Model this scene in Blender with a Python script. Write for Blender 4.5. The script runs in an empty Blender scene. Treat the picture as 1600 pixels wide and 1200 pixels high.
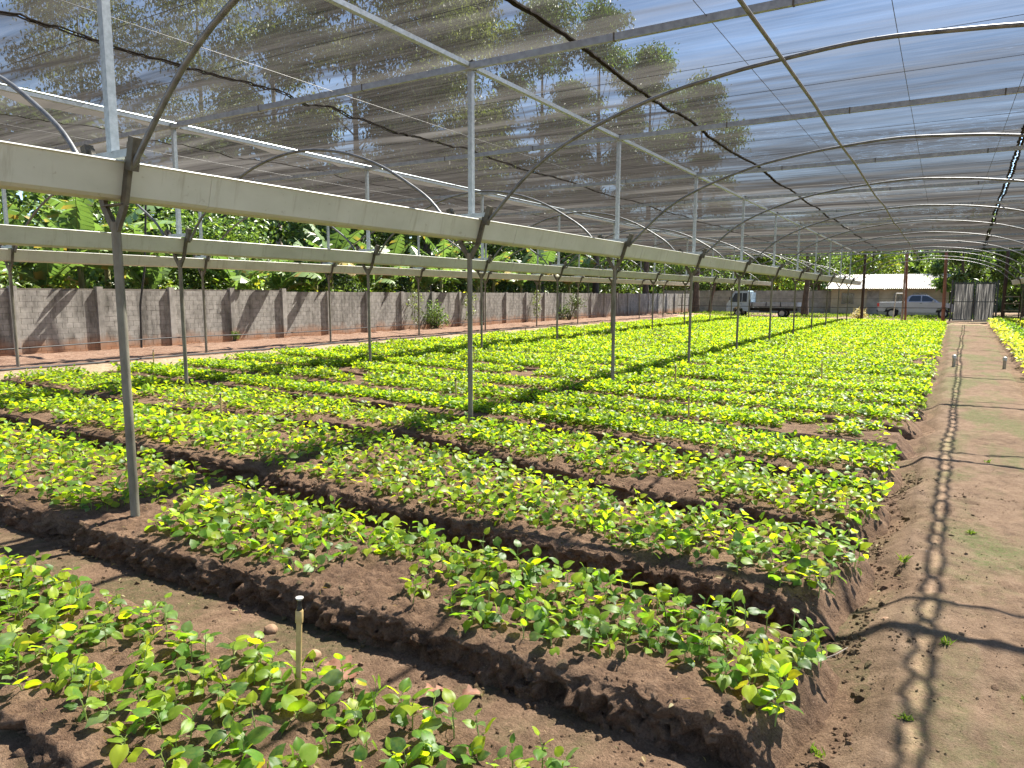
import bpy, math, random
import numpy as np
from mathutils import Vector, Matrix

R_ = math.radians
rng = np.random.default_rng(7)
random.seed(7)
scene = bpy.context.scene
COL = scene.collection

# ------------------------------------------------------------------ camera, sky, sun, exposure
CAM_H = 1.63
F = 1100.0
yv = np.array([676.0, -139.0, F]); yv /= np.linalg.norm(yv)            # image direction of world +Y
xv = -np.array([-1810.0, -145.0, F]); xv /= np.linalg.norm(xv)
xv -= (xv @ yv) * yv; xv /= np.linalg.norm(xv)
zv = np.cross(xv, yv)
if zv[1] > 0: zv = -zv
ROT = np.stack([xv, yv, zv])                                           # world = ROT @ camera(image) axes
cam = bpy.data.cameras.new('camera')
cam.sensor_width = 36.0
cam.lens = 36.0 * F / 1600.0
cam.clip_start = 0.05
cam.clip_end = 2000.0
camo = bpy.data.objects.new('camera', cam)
COL.objects.link(camo)
r_ = ROT @ np.array([1, 0, 0]); u_ = ROT @ np.array([0, -1, 0]); b_ = -(ROT @ np.array([0, 0, 1]))
camo.matrix_world = Matrix(((r_[0], u_[0], b_[0], 0), (r_[1], u_[1], b_[1], 0), (r_[2], u_[2], b_[2], CAM_H), (0, 0, 0, 1)))
scene.camera = camo

SUN = np.array([0.168, 0.72, 1.0]); SUN /= np.linalg.norm(SUN)
world = bpy.data.worlds.new('World'); scene.world = world
world.use_nodes = True
wn = world.node_tree
sky = wn.nodes.new('ShaderNodeTexSky')
sky.sky_type = 'NISHITA'
sky.sun_disc = False
sky.sun_elevation = math.asin(SUN[2])
sky.sun_rotation = math.atan2(SUN[0], SUN[1])
sky.altitude = 600
sky.air_density = 1.0
sky.dust_density = 0.3
sky.ozone_density = 2.5
bg = wn.nodes['Background']
bg.inputs['Strength'].default_value = 0.068
wn.links.new(sky.outputs['Color'], bg.inputs['Color'])

sun = bpy.data.lights.new('sun', 'SUN')
sun.energy = 5.0
sun.angle = R_(0.53)
sun.color = (1.0, 0.95, 0.86)
suno = bpy.data.objects.new('sun', sun)
COL.objects.link(suno)
suno.rotation_euler = Vector(-SUN).to_track_quat('-Z', 'Y').to_euler()
suno.location = (10, 30, 40)

scene.view_settings.view_transform = 'Standard'
scene.view_settings.look = 'None'
scene.view_settings.exposure = 2.18
scene.view_settings.gamma = 1.0
scene.view_settings.use_curve_mapping = False
scene.cycles.max_bounces = 8
scene.cycles.transparent_max_bounces = 12
scene.cycles.use_denoising = True
scene.cycles.sample_clamp_indirect = 6.0

# ------------------------------------------------------------------ helpers
def vnoise(x, y, z=None, seed=0):
    x = np.asarray(x, float); y = np.asarray(y, float)
    z = np.zeros_like(x) if z is None else np.asarray(z, float)
    xi = np.floor(x).astype(np.int64); yi = np.floor(y).astype(np.int64); zi = np.floor(z).astype(np.int64)
    xf = x - xi; yf = y - yi; zf = z - zi
    xf = xf * xf * (3 - 2 * xf); yf = yf * yf * (3 - 2 * yf); zf = zf * zf * (3 - 2 * zf)
    def h(a, b, c):
        n = (a * 73856093) ^ (b * 19349663) ^ (c * 83492791) ^ (seed * 2654435761 & 0x7fffffff)
        n = (n ^ (n >> 13)) * 1274126177 & 0x7fffffff
        n = (n ^ (n >> 16)) * 1103515245 & 0x7fffffff
        return (n & 0xffff) / 65535.0
    out = 0
    for dx in (0, 1):
        for dy in (0, 1):
            for dz in (0, 1):
                w = (xf if dx else 1 - xf) * (yf if dy else 1 - yf) * (zf if dz else 1 - zf)
                out = out + w * h(xi + dx, yi + dy, zi + dz)
    return out * 2 - 1

def fbm(x, y, z=None, scale=1.0, octv=4, seed=0, gain=0.5):
    out = 0; a = 1.0; s = scale; t = 0
    for i in range(octv):
        out = out + a * vnoise(np.asarray(x) * s, np.asarray(y) * s, None if z is None else np.asarray(z) * s, seed + i * 17)
        t += a; a *= gain; s *= 2.03
    return out / t

def sstep(a, b, x):
    t = np.clip((np.asarray(x, float) - a) / (b - a), 0, 1)
    return t * t * (3 - 2 * t)

def tag(o, label=None, cat=None, group=None, kind=None):
    if label: o['label'] = label
    if cat: o['category'] = cat
    if group: o['group'] = group
    if kind: o['kind'] = kind
    return o

def link(o, parent=None):
    COL.objects.link(o)
    if parent is not None: o.parent = parent
    return o

def empty(name, loc=(0, 0, 0), rz=0.0, parent=None):
    o = bpy.data.objects.new(name, None)
    o.location = loc; o.rotation_euler = (0, 0, rz)
    o.empty_display_size = 0.2
    return link(o, parent)

def np_mesh(name, V, Fq, mat, smooth=False, tint=None):
    """V (n,3); Fq list of int arrays (m,3) or (m,4)."""
    V = np.asarray(V, np.float32)
    if not isinstance(Fq, (list, tuple)): Fq = [Fq]
    Fq = [np.asarray(f, np.int32) for f in Fq if len(f)]
    me = bpy.data.meshes.new(name)
    me.vertices.add(len(V)); me.vertices.foreach_set('co', V.ravel())
    loops = np.concatenate([f.ravel() for f in Fq])
    sizes = np.concatenate([np.full(len(f), f.shape[1], np.int32) for f in Fq])
    starts = np.concatenate([[0], np.cumsum(sizes)[:-1]]).astype(np.int32)
    me.loops.add(len(loops)); me.loops.foreach_set('vertex_index', loops)
    me.polygons.add(len(sizes)); me.polygons.foreach_set('loop_start', starts)
    me.polygons.foreach_set('loop_total', sizes)
    me.polygons.foreach_set('use_smooth', np.full(len(sizes), bool(smooth)))
    me.update(calc_edges=True)
    if tint is not None:
        at = me.color_attributes.new('tint', 'FLOAT_COLOR', 'POINT')
        c = np.ones((len(V), 4), np.float32); c[:, :3] = tint
        at.data.foreach_set('color', c.ravel())
    if mat: me.materials.append(mat)
    return me

def np_obj(name, V, Fq, mat, parent=None, smooth=False, tint=None):
    o = bpy.data.objects.new(name, np_mesh(name, V, Fq, mat, smooth, tint))
    return link(o, parent)

class MB:
    """collects boxes, bars, tubes and profiles into one mesh"""
    def __init__(s): s.v = []; s.f = []
    def add(s, V, Fs):
        b = len(s.v)
        s.v += [tuple(map(float, p)) for p in V]
        s.f += [tuple(b + i for i in f) for f in Fs]
        return s
    def box(s, c, size, rz=0.0, taper=1.0):
        x, y, z = (d / 2 for d in size)
        P = []
        for sz in (-1, 1):
            k = taper if sz > 0 else 1
            for sx, sy in ((-1, -1), (1, -1), (1, 1), (-1, 1)):
                px, py = sx * x * k, sy * y * k
                P.append((c[0] + px * math.cos(rz) - py * math.sin(rz), c[1] + px * math.sin(rz) + py * math.cos(rz), c[2] + sz * z))
        return s.add(P, [(3, 2, 1, 0), (4, 5, 6, 7), (0, 1, 5, 4), (1, 2, 6, 5), (2, 3, 7, 6), (3, 0, 4, 7)])
    def bar(s, a, b, w, h, up=(0, 0, 1)):
        a = np.array(a, float); b = np.array(b, float); d = (b - a) / np.linalg.norm(b - a)
        u = np.array(up, float)
        sd = np.cross(d, u)
        if np.linalg.norm(sd) < 1e-5: sd = np.cross(d, (1.0, 0, 0))
        sd /= np.linalg.norm(sd); u = np.cross(sd, d)
        P = []
        for e in (a, b):
            for i, j in ((-1, -1), (1, -1), (1, 1), (-1, 1)): P.append(e + sd * i * w / 2 + u * j * h / 2)
        return s.add(P, [(3, 2, 1, 0), (4, 5, 6, 7), (0, 1, 5, 4), (1, 2, 6, 5), (2, 3, 7, 6), (3, 0, 4, 7)])
    def tube(s, pts, r, seg=8, cap=True):
        pts = [np.array(p, float) for p in pts]
        n = len(pts)
        rr = r if hasattr(r, '__len__') else [r] * n
        V = []; Fs = []
        ref = None
        for i, p in enumerate(pts):
            d = pts[min(i + 1, n - 1)] - pts[max(i - 1, 0)]
            d /= (np.linalg.norm(d) + 1e-9)
            if ref is None:
                ref = np.cross(d, (0, 0, 1.0)) if abs(d[2]) < 0.9 else np.cross(d, (1.0, 0, 0))
            ref = ref - (ref @ d) * d; ref /= (np.linalg.norm(ref) + 1e-9)
            w = np.cross(d, ref)
            for k in range(seg):
                a = 2 * math.pi * k / seg
                V.append(p + rr[i] * (ref * math.cos(a) + w * math.sin(a)))
        for i in range(n - 1):
            for k in range(seg):
                k2 = (k + 1) % seg
                Fs.append((i * seg + k, i * seg + k2, (i + 1) * seg + k2, (i + 1) * seg + k))
        if cap:
            Fs.append(tuple(range(seg - 1, -1, -1))); Fs.append(tuple((n - 1) * seg + k for k in range(seg)))
        return s.add(V, Fs)
    def lathe(s, prof, c=(0, 0, 0), seg=16):
        V = []; Fs = []
        for (r, z) in prof:
            for k in range(seg):
                a = 2 * math.pi * k / seg
                V.append((c[0] + r * math.cos(a), c[1] + r * math.sin(a), c[2] + z))
        for i in range(len(prof) - 1):
            for k in range(seg):
                k2 = (k + 1) % seg
                Fs.append((i * seg + k, i * seg + k2, (i + 1) * seg + k2, (i + 1) * seg + k))
        Fs.append(tuple(range(seg - 1, -1, -1))); Fs.append(tuple((len(prof) - 1) * seg + k for k in range(seg)))
        return s.add(V, Fs)
    def prism(s, prof, y0, y1):
        """closed outline in (x,z) extruded along y"""
        n = len(prof)
        V = [(x, y0, z) for x, z in prof] + [(x, y1, z) for x, z in prof]
        Fs = [(i, (i + 1) % n, n + (i + 1) % n, n + i) for i in range(n)]
        Fs += [tuple(range(n - 1, -1, -1)), tuple(range(n, 2 * n))]
        return s.add(V, Fs)
    def mesh(s, name, mat, smooth=False, bevel=0):
        me = bpy.data.meshes.new(name)
        me.from_pydata(s.v, [], s.f)
        if smooth:
            for p in me.polygons: p.use_smooth = True
            try: me.set_sharp_from_angle(angle=R_(40))
            except Exception: pass
        if mat: me.materials.append(mat)
        me.update()
        return me
    def build(s, name, mat, parent=None, smooth=False):
        return link(bpy.data.objects.new(name, s.mesh(name, mat, smooth)), parent)

def grid_faces(nu, nv):
    i = np.arange(nu - 1)[:, None]; j = np.arange(nv - 1)[None, :]
    a = (i * nv + j).ravel()
    return np.stack([a, a + nv, a + nv + 1, a + 1], 1)

# ------------------------------------------------------------------ materials
class N:
    def __init__(s, name):
        s.m = bpy.data.materials.new(name); s.m.use_nodes = True
        s.t = s.m.node_tree; s.t.nodes.clear()
        s.out = s.t.nodes.new('ShaderNodeOutputMaterial')
    def n(s, typ, **kw):
        nd = s.t.nodes.new(typ)
        for k, v in kw.items():
            if k in nd.inputs.keys() if isinstance(k, str) else False: nd.inputs[k].default_value = v
            else: setattr(nd, k, v)
        return nd
    def l(s, a, b): s.t.links.new(a, b)
    def pos(s, scale=(1, 1, 1)):
        g = s.n('ShaderNodeNewGeometry')
        m = s.n('ShaderNodeMapping'); m.inputs['Scale'].default_value = scale
        s.l(g.outputs['Position'], m.inputs['Vector'])
        return m.outputs['Vector']
    def noise(s, vec, scale, detail=4, rough=0.55, dist=0.0):
        nd = s.n('ShaderNodeTexNoise')
        nd.inputs['Scale'].default_value = scale; nd.inputs['Detail'].default_value = detail
        nd.inputs['Roughness'].default_value = rough; nd.inputs['Distortion'].default_value = dist
        s.l(vec, nd.inputs['Vector'])
        return nd.outputs['Fac']
    def ramp(s, fac, stops):
        nd = s.n('ShaderNodeValToRGB')
        e = nd.color_ramp.elements
        while len(e) < len(stops): e.new(0.5)
        for i, (p, c) in enumerate(stops):
            e[i].position = p; e[i].color = (c[0], c[1], c[2], 1) if hasattr(c, '__len__') else (c, c, c, 1)
        s.l(fac, nd.inputs['Fac'])
        return nd.outputs['Color']
    def mix(s, fac, a, b, typ='MIX'):
        nd = s.n('ShaderNodeMix'); nd.data_type = 'RGBA'; nd.blend_type = typ
        for sock, v in ((nd.inputs[0], fac), (nd.inputs[6], a), (nd.inputs[7], b)):
            if hasattr(v, 'is_linked') or isinstance(v, bpy.types.NodeSocket): s.l(v, sock)
            elif hasattr(v, '__len__'): sock.default_value = (v[0], v[1], v[2], 1)
            else: sock.default_value = v
        return nd.outputs[2]
    def math(s, op, a, b=None, clamp=False):
        nd = s.n('ShaderNodeMath'); nd.operation = op; nd.use_clamp = clamp
        for i, v in enumerate((a, b)):
            if v is None: continue
            if isinstance(v, bpy.types.NodeSocket): s.l(v, nd.inputs[i])
            else: nd.inputs[i].default_value = v
        return nd.outputs[0]
    def bump(s, h, strength=0.4, dist=0.02):
        nd = s.n('ShaderNodeBump'); nd.inputs['Strength'].default_value = strength; nd.inputs['Distance'].default_value = dist
        s.l(h, nd.inputs['Height'])
        return nd.outputs['Normal']
    def bsdf(s, color, rough=0.7, metal=0.0, normal=None, spec=0.4):
        b = s.n('ShaderNodeBsdfPrincipled')
        if isinstance(color, bpy.types.NodeSocket): s.l(color, b.inputs['Base Color'])
        else: b.inputs['Base Color'].default_value = (*color, 1)
        if isinstance(rough, bpy.types.NodeSocket): s.l(rough, b.inputs['Roughness'])
        else: b.inputs['Roughness'].default_value = rough
        b.inputs['Metallic'].default_value = metal
        b.inputs['Specular IOR Level'].default_value = spec
        if normal is not None: s.l(normal, b.inputs['Normal'])
        return b
    def done(s, shader):
        s.l(shader.outputs[0] if hasattr(shader, 'outputs') else shader, s.out.inputs['Surface'])
        return s.m

def m_simple(name, c1, c2=None, scale=6.0, rough=0.6, metal=0.0, bump=0.0, bscale=40.0, spec=0.4, pscale=(1, 1, 1), detail=5):
    k = N(name)
    v = k.pos(pscale)
    col = c1
    if c2 is not None: col = k.ramp(k.noise(v, scale, detail, 0.6), [(0.32, c1), (0.68, c2)])
    nm = k.bump(k.noise(v, bscale, 4, 0.6), bump, 0.01) if bump else None
    return k.done(k.bsdf(col, rough, metal, nm, spec))

def m_soil(name, dark, mid, light, moss=None, bumpd=0.035, right=False):
    k = N(name)
    v = k.pos()
    big = k.noise(v, 0.9, 5, 0.6)
    med = k.noise(v, 9.0, 6, 0.65)
    fine = k.noise(v, 85.0, 6, 0.75)
    c = k.ramp(med, [(0.28, dark), (0.5, mid), (0.74, light)])
    c = k.mix(k.math('MULTIPLY', k.ramp(big, [(0.35, 0.0), (0.65, 1.0)]), 0.35), c, light)
    c = k.mix(k.ramp(fine, [(0.36, 0.6), (0.54, 0.0)]), c, dark, 'MIX')
    c = k.mix(k.ramp(k.noise(v, 150, 3, 0.6), [(0.56, 0.0), (0.7, 0.6)]), c, light)
    if moss is not None:
        mk = k.noise(k.pos((1.1, 0.45, 1)), 1.1, 6, 0.62, 0.4)
        mf = k.math('MULTIPLY', k.ramp(mk, [(0.46, 0.0), (0.58, 0.9)]), k.ramp(k.noise(v, 24, 5, 0.7), [(0.35, 0.15), (0.6, 0.8)]))
        if right:      # moss keeps to the far side of the trodden strip
            g = k.n('ShaderNodeNewGeometry'); sp = k.n('ShaderNodeSeparateXYZ'); k.l(g.outputs['Position'], sp.inputs[0])
            mf = k.math('MULTIPLY', mf, k.ramp(k.math('ADD', k.math('MULTIPLY', sp.outputs['X'], 0.8), k.math('MULTIPLY', mk, 0.4)), [(0.15, 0.1), (0.45, 1.0)]))
        c = k.mix(mf, c, moss)
    peb = k.n('ShaderNodeTexVoronoi'); peb.inputs['Scale'].default_value = 48; k.l(v, peb.inputs['Vector'])
    pm = k.ramp(peb.outputs['Distance'], [(0.08, 1.0), (0.2, 0.0)])
    pick = k.ramp(k.noise(v, 15, 2), [(0.55, 0.0), (0.66, 0.7)])
    c = k.mix(k.math('MULTIPLY', pm, pick), c, tuple(min(1, x * 1.6) for x in light))
    hgt = k.math('ADD', k.math('MULTIPLY', med, 1.0), k.math('MULTIPLY', fine, 0.6))
    return k.done(k.bsdf(c, 0.95, 0, k.bump(hgt, 0.9, bumpd), 0.15))

M = {}
M['soil'] = m_soil('bed_soil', (0.036, 0.02, 0.012), (0.145, 0.087, 0.053), (0.275, 0.178, 0.113))
M['ground'] = m_soil('ground_soil', (0.055, 0.032, 0.019), (0.165, 0.102, 0.063), (0.285, 0.188, 0.12), moss=(0.085, 0.085, 0.035))
M['path'] = m_soil('path_soil', (0.075, 0.046, 0.028), (0.165, 0.107, 0.066), (0.25, 0.172, 0.113), moss=(0.085, 0.118, 0.034), right=True, bumpd=0.026)
M['redsoil'] = m_soil('red_soil', (0.11, 0.058, 0.036), (0.23, 0.135, 0.09), (0.36, 0.25, 0.18))
M['sand'] = m_soil('tan_sand', (0.24, 0.17, 0.1), (0.4, 0.3, 0.19), (0.5, 0.4, 0.27))

def m_leaf(name, gloss=0.42, trans=0.45, spec=0.5, attr=True, col=(0.1, 0.2, 0.03), tmul=(1.75, 1.7, 0.7)):
    k = N(name)
    if attr:
        a = k.n('ShaderNodeAttribute'); a.attribute_name = 'tint'; c = a.outputs['Color']
    else:
        rg = k.n('ShaderNodeRGB'); rg.outputs[0].default_value = (*col, 1); c = rg.outputs[0]
    v = k.pos()
    c = k.mix(k.ramp(k.noise(v, 60, 3), [(0.35, 0.0), (0.7, 0.35)]), c, (0.25, 0.32, 0.05))
    b = k.bsdf(c, gloss, 0, None, spec)
    tr = k.n('ShaderNodeBsdfTranslucent')
    k.l(k.mix(1.0, c, tmul, 'MULTIPLY'), tr.inputs['Color'])
    mx = k.n('ShaderNodeMixShader'); mx.inputs[0].default_value = trans
    k.l(b.outputs[0], mx.inputs[1]); k.l(tr.outputs[0], mx.inputs[2])
    return k.done(mx)

M['crop'] = m_leaf('crop_leaf', 0.44, 0.58, 0.4, tmul=(1.98, 1.9, 0.48))
M['tree'] = m_leaf('tree_leaf', 0.45, 0.32, 0.45, tmul=(1.6, 1.6, 0.75))
M['banana'] = m_leaf('banana_leaf', 0.4, 0.33, 0.55, tmul=(1.5, 1.6, 0.7))
M['stem'] = m_simple('green_stem', (0.16, 0.26, 0.05), (0.28, 0.3, 0.09), 30, 0.5)
M['bark'] = m_simple('bark', (0.05, 0.035, 0.025), (0.14, 0.1, 0.07), 9, 0.9, bump=0.6, bscale=20, pscale=(1, 1, 0.3))
M['palebark'] = m_simple('pale_bark', (0.18, 0.15, 0.12), (0.36, 0.31, 0.25), 5, 0.85, bump=0.5, bscale=18, pscale=(1, 1, 0.3))
M['pseudo'] = m_simple('banana_stem', (0.1, 0.09, 0.04), (0.24, 0.22, 0.1), 8, 0.7, pscale=(1, 1, 0.25))
M['galv'] = m_simple('galvanised_steel', (0.3, 0.345, 0.375), (0.46, 0.51, 0.545), 22, 0.42, 0.55, bump=0.08, bscale=60)
M['galvd'] = m_simple('dull_galvanised_beam', (0.27, 0.3, 0.325), (0.42, 0.46, 0.485), 14, 0.5, 0.5)
M['oldsteel'] = m_simple('weathered_post_steel', (0.115, 0.1, 0.075), (0.235, 0.215, 0.17), 10, 0.62, 0.25, bump=0.15, bscale=50, pscale=(1, 1, 0.35))
M['bracket'] = m_simple('bracket_steel', (0.075, 0.068, 0.052), (0.15, 0.135, 0.105), 16, 0.6, 0.3)
M['hoop'] = m_simple('hoop_steel', (0.11, 0.113, 0.116), (0.22, 0.226, 0.232), 11, 0.48, 0.45)
M['gutter'] = m_simple('gutter_sheet', (0.46, 0.46, 0.36), (0.58, 0.58, 0.48), 2.6, 0.45, 0.0, bump=0.04, bscale=6, spec=0.5, pscale=(1, 0.6, 1))
k = N('gutter_sheet'); gv = k.pos((1, 0.6, 1))
gc = k.ramp(k.noise(gv, 2.6, 5, 0.6), [(0.32, (0.45, 0.46, 0.4)), (0.68, (0.56, 0.57, 0.51))])
gc = k.mix(k.ramp(k.noise(k.pos((1, 5, 0.5)), 2.0, 6, 0.7), [(0.56, 0.0), (0.74, 0.55)]), gc, (0.24, 0.21, 0.14))
gc = k.mix(k.ramp(k.noise(k.pos((1, 1, 1)), 17, 5, 0.7), [(0.62, 0.0), (0.72, 0.5)]), gc, (0.2, 0.15, 0.09))
M['gutter'] = k.done(k.bsdf(gc, 0.45, 0, k.bump(k.noise(gv, 3.5, 3), 0.12, 0.02), 0.45))
M['hem'] = m_simple('net_hem', (0.008, 0.007, 0.006), (0.03, 0.022, 0.016), 40, 0.9, spec=0.1)
M['blackpipe'] = m_simple('black_pipe', (0.012, 0.012, 0.012), (0.035, 0.032, 0.03), 9, 0.5)
M['pvc'] = m_simple('tan_pvc', (0.36, 0.24, 0.09), (0.52, 0.37, 0.16), 20, 0.45)
M['pvcgrey'] = m_simple('pale_pvc', (0.3, 0.24, 0.17), (0.42, 0.36, 0.28), 12, 0.5)
M['whiteplastic'] = m_simple('white_plastic', (0.42, 0.4, 0.35), (0.55, 0.53, 0.48), 20, 0.4)
M['blackplastic'] = m_simple('black_plastic', (0.01, 0.01, 0.01), None, 1, 0.35)
M['dryleaf'] = m_simple('dry_leaf', (0.13, 0.055, 0.028), (0.27, 0.13, 0.075), 25, 0.7)
M['stone'] = m_simple('clay_stone', (0.24, 0.14, 0.08), (0.36, 0.23, 0.14), 16, 0.9, bump=0.5, bscale=40)
M['redwood'] = m_simple('red_brown_post', (0.17, 0.07, 0.045), (0.33, 0.16, 0.11), 8, 0.75, pscale=(1, 1, 0.2))
M['darkpost'] = m_simple('dark_post', (0.03, 0.02, 0.015), (0.08, 0.05, 0.035), 8, 0.75, pscale=(1, 1, 0.2))
M['gateframe'] = m_simple('gate_blue_grey', (0.045, 0.06, 0.075), (0.08, 0.1, 0.12), 10, 0.5)
M['gatesheet'] = m_simple('gate_sheet', (0.11, 0.11, 0.11), (0.48, 0.47, 0.45), 2.2, 0.4, 0.2, pscale=(6, 6, 0.35))
k = N('streaked_sheeting'); kc = k.ramp(k.noise(k.pos((7, 7, 0.3)), 2.0, 5, 0.65), [(0.42, (0.022, 0.024, 0.026)), (0.54, (0.08, 0.078, 0.074)), (0.68, (0.27, 0.265, 0.25))])
kd = k.n('ShaderNodeBsdfDiffuse'); k.l(kc, kd.inputs['Color']); kt = k.n('ShaderNodeBsdfTranslucent'); k.l(kc, kt.inputs['Color'])
km = k.n('ShaderNodeMixShader'); k.l(kd.outputs[0], km.inputs[1]); k.l(kt.outputs[0], km.inputs[2]); M['gatesheet'] = k.done(km)
M['truckpaint'] = m_simple('pale_blue_paint', (0.27, 0.36, 0.43), (0.31, 0.4, 0.46), 3, 0.3, 0.0, spec=0.6)
M['carpaint'] = m_simple('silver_blue_paint', (0.29, 0.315, 0.35), (0.33, 0.355, 0.39), 3, 0.28, 0.15, spec=0.6)
M['glass'] = m_simple('dark_window_glass', (0.02, 0.025, 0.03), None, 1, 0.08, 0.0, spec=0.7)
M['rubber'] = m_simple('tyre_rubber', (0.015, 0.015, 0.015), (0.03, 0.03, 0.028), 20, 0.85)
M['rim'] = m_simple('wheel_rim', (0.35, 0.36, 0.37), None, 1, 0.4, 0.6)
M['chassis'] = m_simple('chassis_black', (0.015, 0.015, 0.017), None, 1, 0.6)
M['redlight'] = m_simple('tail_light_red', (0.5, 0.03, 0.02), None, 1, 0.3)
M['amber'] = m_simple('lamp_lens', (0.75, 0.7, 0.6), None, 1, 0.2)
M['deck'] = m_simple('truck_bed_grey', (0.2, 0.23, 0.26), (0.33, 0.36, 0.39), 5, 0.6)
M['roof'] = m_simple('corrugated_sheet', (0.33, 0.3, 0.26), (0.46, 0.43, 0.39), 1.5, 0.5, 0.1)
M['plaster'] = m_simple('beige_plaster', (0.34, 0.29, 0.2), (0.46, 0.4, 0.29), 2, 0.85)
M['darkroom'] = m_simple('dark_interior', (0.03, 0.028, 0.025), None, 1, 0.8)
M['concrete'] = m_simple('concrete_panel', (0.2, 0.185, 0.16), (0.36, 0.335, 0.29), 2.5, 0.9, bump=0.2, bscale=30)
M['grass'] = m_leaf('grass_blade', 0.6, 0.35, 0.3)

def m_block(name, a, b, stain):
    k = N(name)
    v = k.pos()
    c = k.ramp(k.noise(v, 5.5, 6, 0.65), [(0.3, a), (0.7, b)])
    st = k.noise(k.pos((1, 2.2, 0.55)), 1.3, 6, 0.65)
    c = k.mix(k.ramp(st, [(0.46, 0.0), (0.68, 0.8)]), c, stain)
    c = k.mix(k.ramp(k.noise(v, 2.0, 4), [(0.58, 0.0), (0.75, 0.45)]), c, (0.42, 0.39, 0.36))
    g = k.n('ShaderNodeNewGeometry'); sp = k.n('ShaderNodeSeparateXYZ'); k.l(g.outputs['Position'], sp.inputs[0])
    zz = k.math('ADD', sp.outputs['Z'], k.math('MULTIPLY', k.noise(k.pos((1, 1, 0.6)), 2.4, 5), 0.7))
    c = k.mix(k.ramp(zz, [(0.42, 0.85), (0.8, 0.0)]), c, (0.3, 0.155, 0.085))
    return k.done(k.bsdf(c, 0.95, 0, k.bump(k.noise(v, 55, 4), 0.25, 0.003), 0.15))
M['block'] = m_block('wall_block', (0.2, 0.187, 0.168), (0.36, 0.338, 0.308), (0.07, 0.064, 0.055))
M['mortar'] = m_simple('wall_mortar', (0.1, 0.088, 0.074), (0.2, 0.175, 0.15), 9, 0.95)
M['pilaster'] = m_block('wall_pilaster', (0.24, 0.224, 0.203), (0.39, 0.366, 0.333), (0.1, 0.092, 0.08))

def m_net(name, dens=0.40, dots=False):
    """woven shade cloth: the longer the ray's way through the weave, the less gets through"""
    k = N(name)
    lw = k.n('ShaderNodeLayerWeight'); lw.inputs['Blend'].default_value = 0.5
    cosi = k.math('MAXIMUM', k.math('SUBTRACT', 1.0, lw.outputs['Facing']), 0.05)
    weave = k.noise(k.pos((0.55, 14, 1)), 2.2, 5, 0.7)              # threads drawn together along X
    cloud = k.noise(k.pos((0.5, 0.8, 1)), 0.9, 4, 0.6)
    sheen_dens = k.ramp(k.noise(k.pos((0.16, 1.7, 1)), 1.0, 4, 0.5), [(0.45, 0.0), (0.75, 0.35)])  # net made denser along the painted sheen streaks
    d = k.math('MULTIPLY', k.math('ADD', k.math('ADD', 0.46, sheen_dens), k.math('ADD', k.math('MULTIPLY', weave, 0.45), k.math('MULTIPLY', cloud, 0.5))), dens)
    T = k.math('POWER', 2.71828, k.math('MULTIPLY', k.math('MULTIPLY', d, k.math('POWER', k.math('DIVIDE', 1.0, cosi), 1.05)), -1.0))
    # little slits where threads have parted
    sl = k.noise(k.pos((1.3, 30, 1)), 1.6, 3, 0.6)
    rg = k.noise(k.pos((0.35, 0.3, 1)), 1.0, 3, 0.5)
    slit = k.math('MULTIPLY', k.ramp(sl, [(0.62, 0.0), (0.67, 1.0)]), k.ramp(rg, [(0.5, 0.0), (0.62, 0.75)]))
    T = k.math('MAXIMUM', T, slit)
    if dots:
        g = k.n('ShaderNodeNewGeometry'); sp = k.n('ShaderNodeSeparateXYZ'); k.l(g.outputs['Position'], sp.inputs[0])
        fx = k.math('ABSOLUTE', k.math('SUBTRACT', k.math('FRACT', k.math('DIVIDE', k.math('ADD', sp.outputs['X'], 40.0), 0.86)), 0.5))
        line = k.math('LESS_THAN', fx, 0.014)
        dd = k.noise(k.pos((0.2, 9, 1)), 1.7, 3, 0.7)
        T = k.math('MAXIMUM', T, k.math('MULTIPLY', line, k.ramp(dd, [(0.53, 0.0), (0.58, 0.9)])))
    tp = k.n('ShaderNodeBsdfTransparent')
    cl = k.ramp(k.noise(k.pos((0.6, 9, 1)), 2.0, 5, 0.65), [(0.3, (0.014, 0.0128, 0.012)), (0.7, (0.055, 0.05, 0.046))])
    dust = k.math('MULTIPLY', k.ramp(k.noise(k.pos((0.16, 1.7, 1)), 1.0, 4, 0.5), [(0.45, 0.0), (0.75, 1.0)]), k.ramp(k.noise(k.pos((0.16, 0.2, 1)), 1.0, 2, 0.5), [(0.42, 0.1), (0.6, 1.0)]))  # pale streaks painted into the colour for sunlit sheen on wrinkles
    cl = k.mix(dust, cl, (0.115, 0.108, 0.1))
    df = k.n('ShaderNodeBsdfDiffuse'); k.l(cl, df.inputs['Color'])
    tl = k.n('ShaderNodeBsdfTranslucent'); k.l(cl, tl.inputs['Color'])
    m1 = k.n('ShaderNodeMixShader'); m1.inputs[0].default_value = 0.5
    k.l(df.outputs[0], m1.inputs[1]); k.l(tl.outputs[0], m1.inputs[2])
    m2 = k.n('ShaderNodeMixShader'); k.l(T, m2.inputs[0]); k.l(m1.outputs[0], m2.inputs[1]); k.l(tp.outputs[0], m2.inputs[2])
    return k.done(m2)
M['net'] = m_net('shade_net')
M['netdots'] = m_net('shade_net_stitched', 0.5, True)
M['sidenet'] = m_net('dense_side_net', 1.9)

# ------------------------------------------------------------------ the ground
def zg(X):
    return np.interp(X, [-60, -20.5, -18.5, -16.5, -11, -6, 0, 1.4, 5, 60], [0.05, 0.05, 0.07, 0.09, 0.05, 0, 0, 0, 0, 0])

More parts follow.
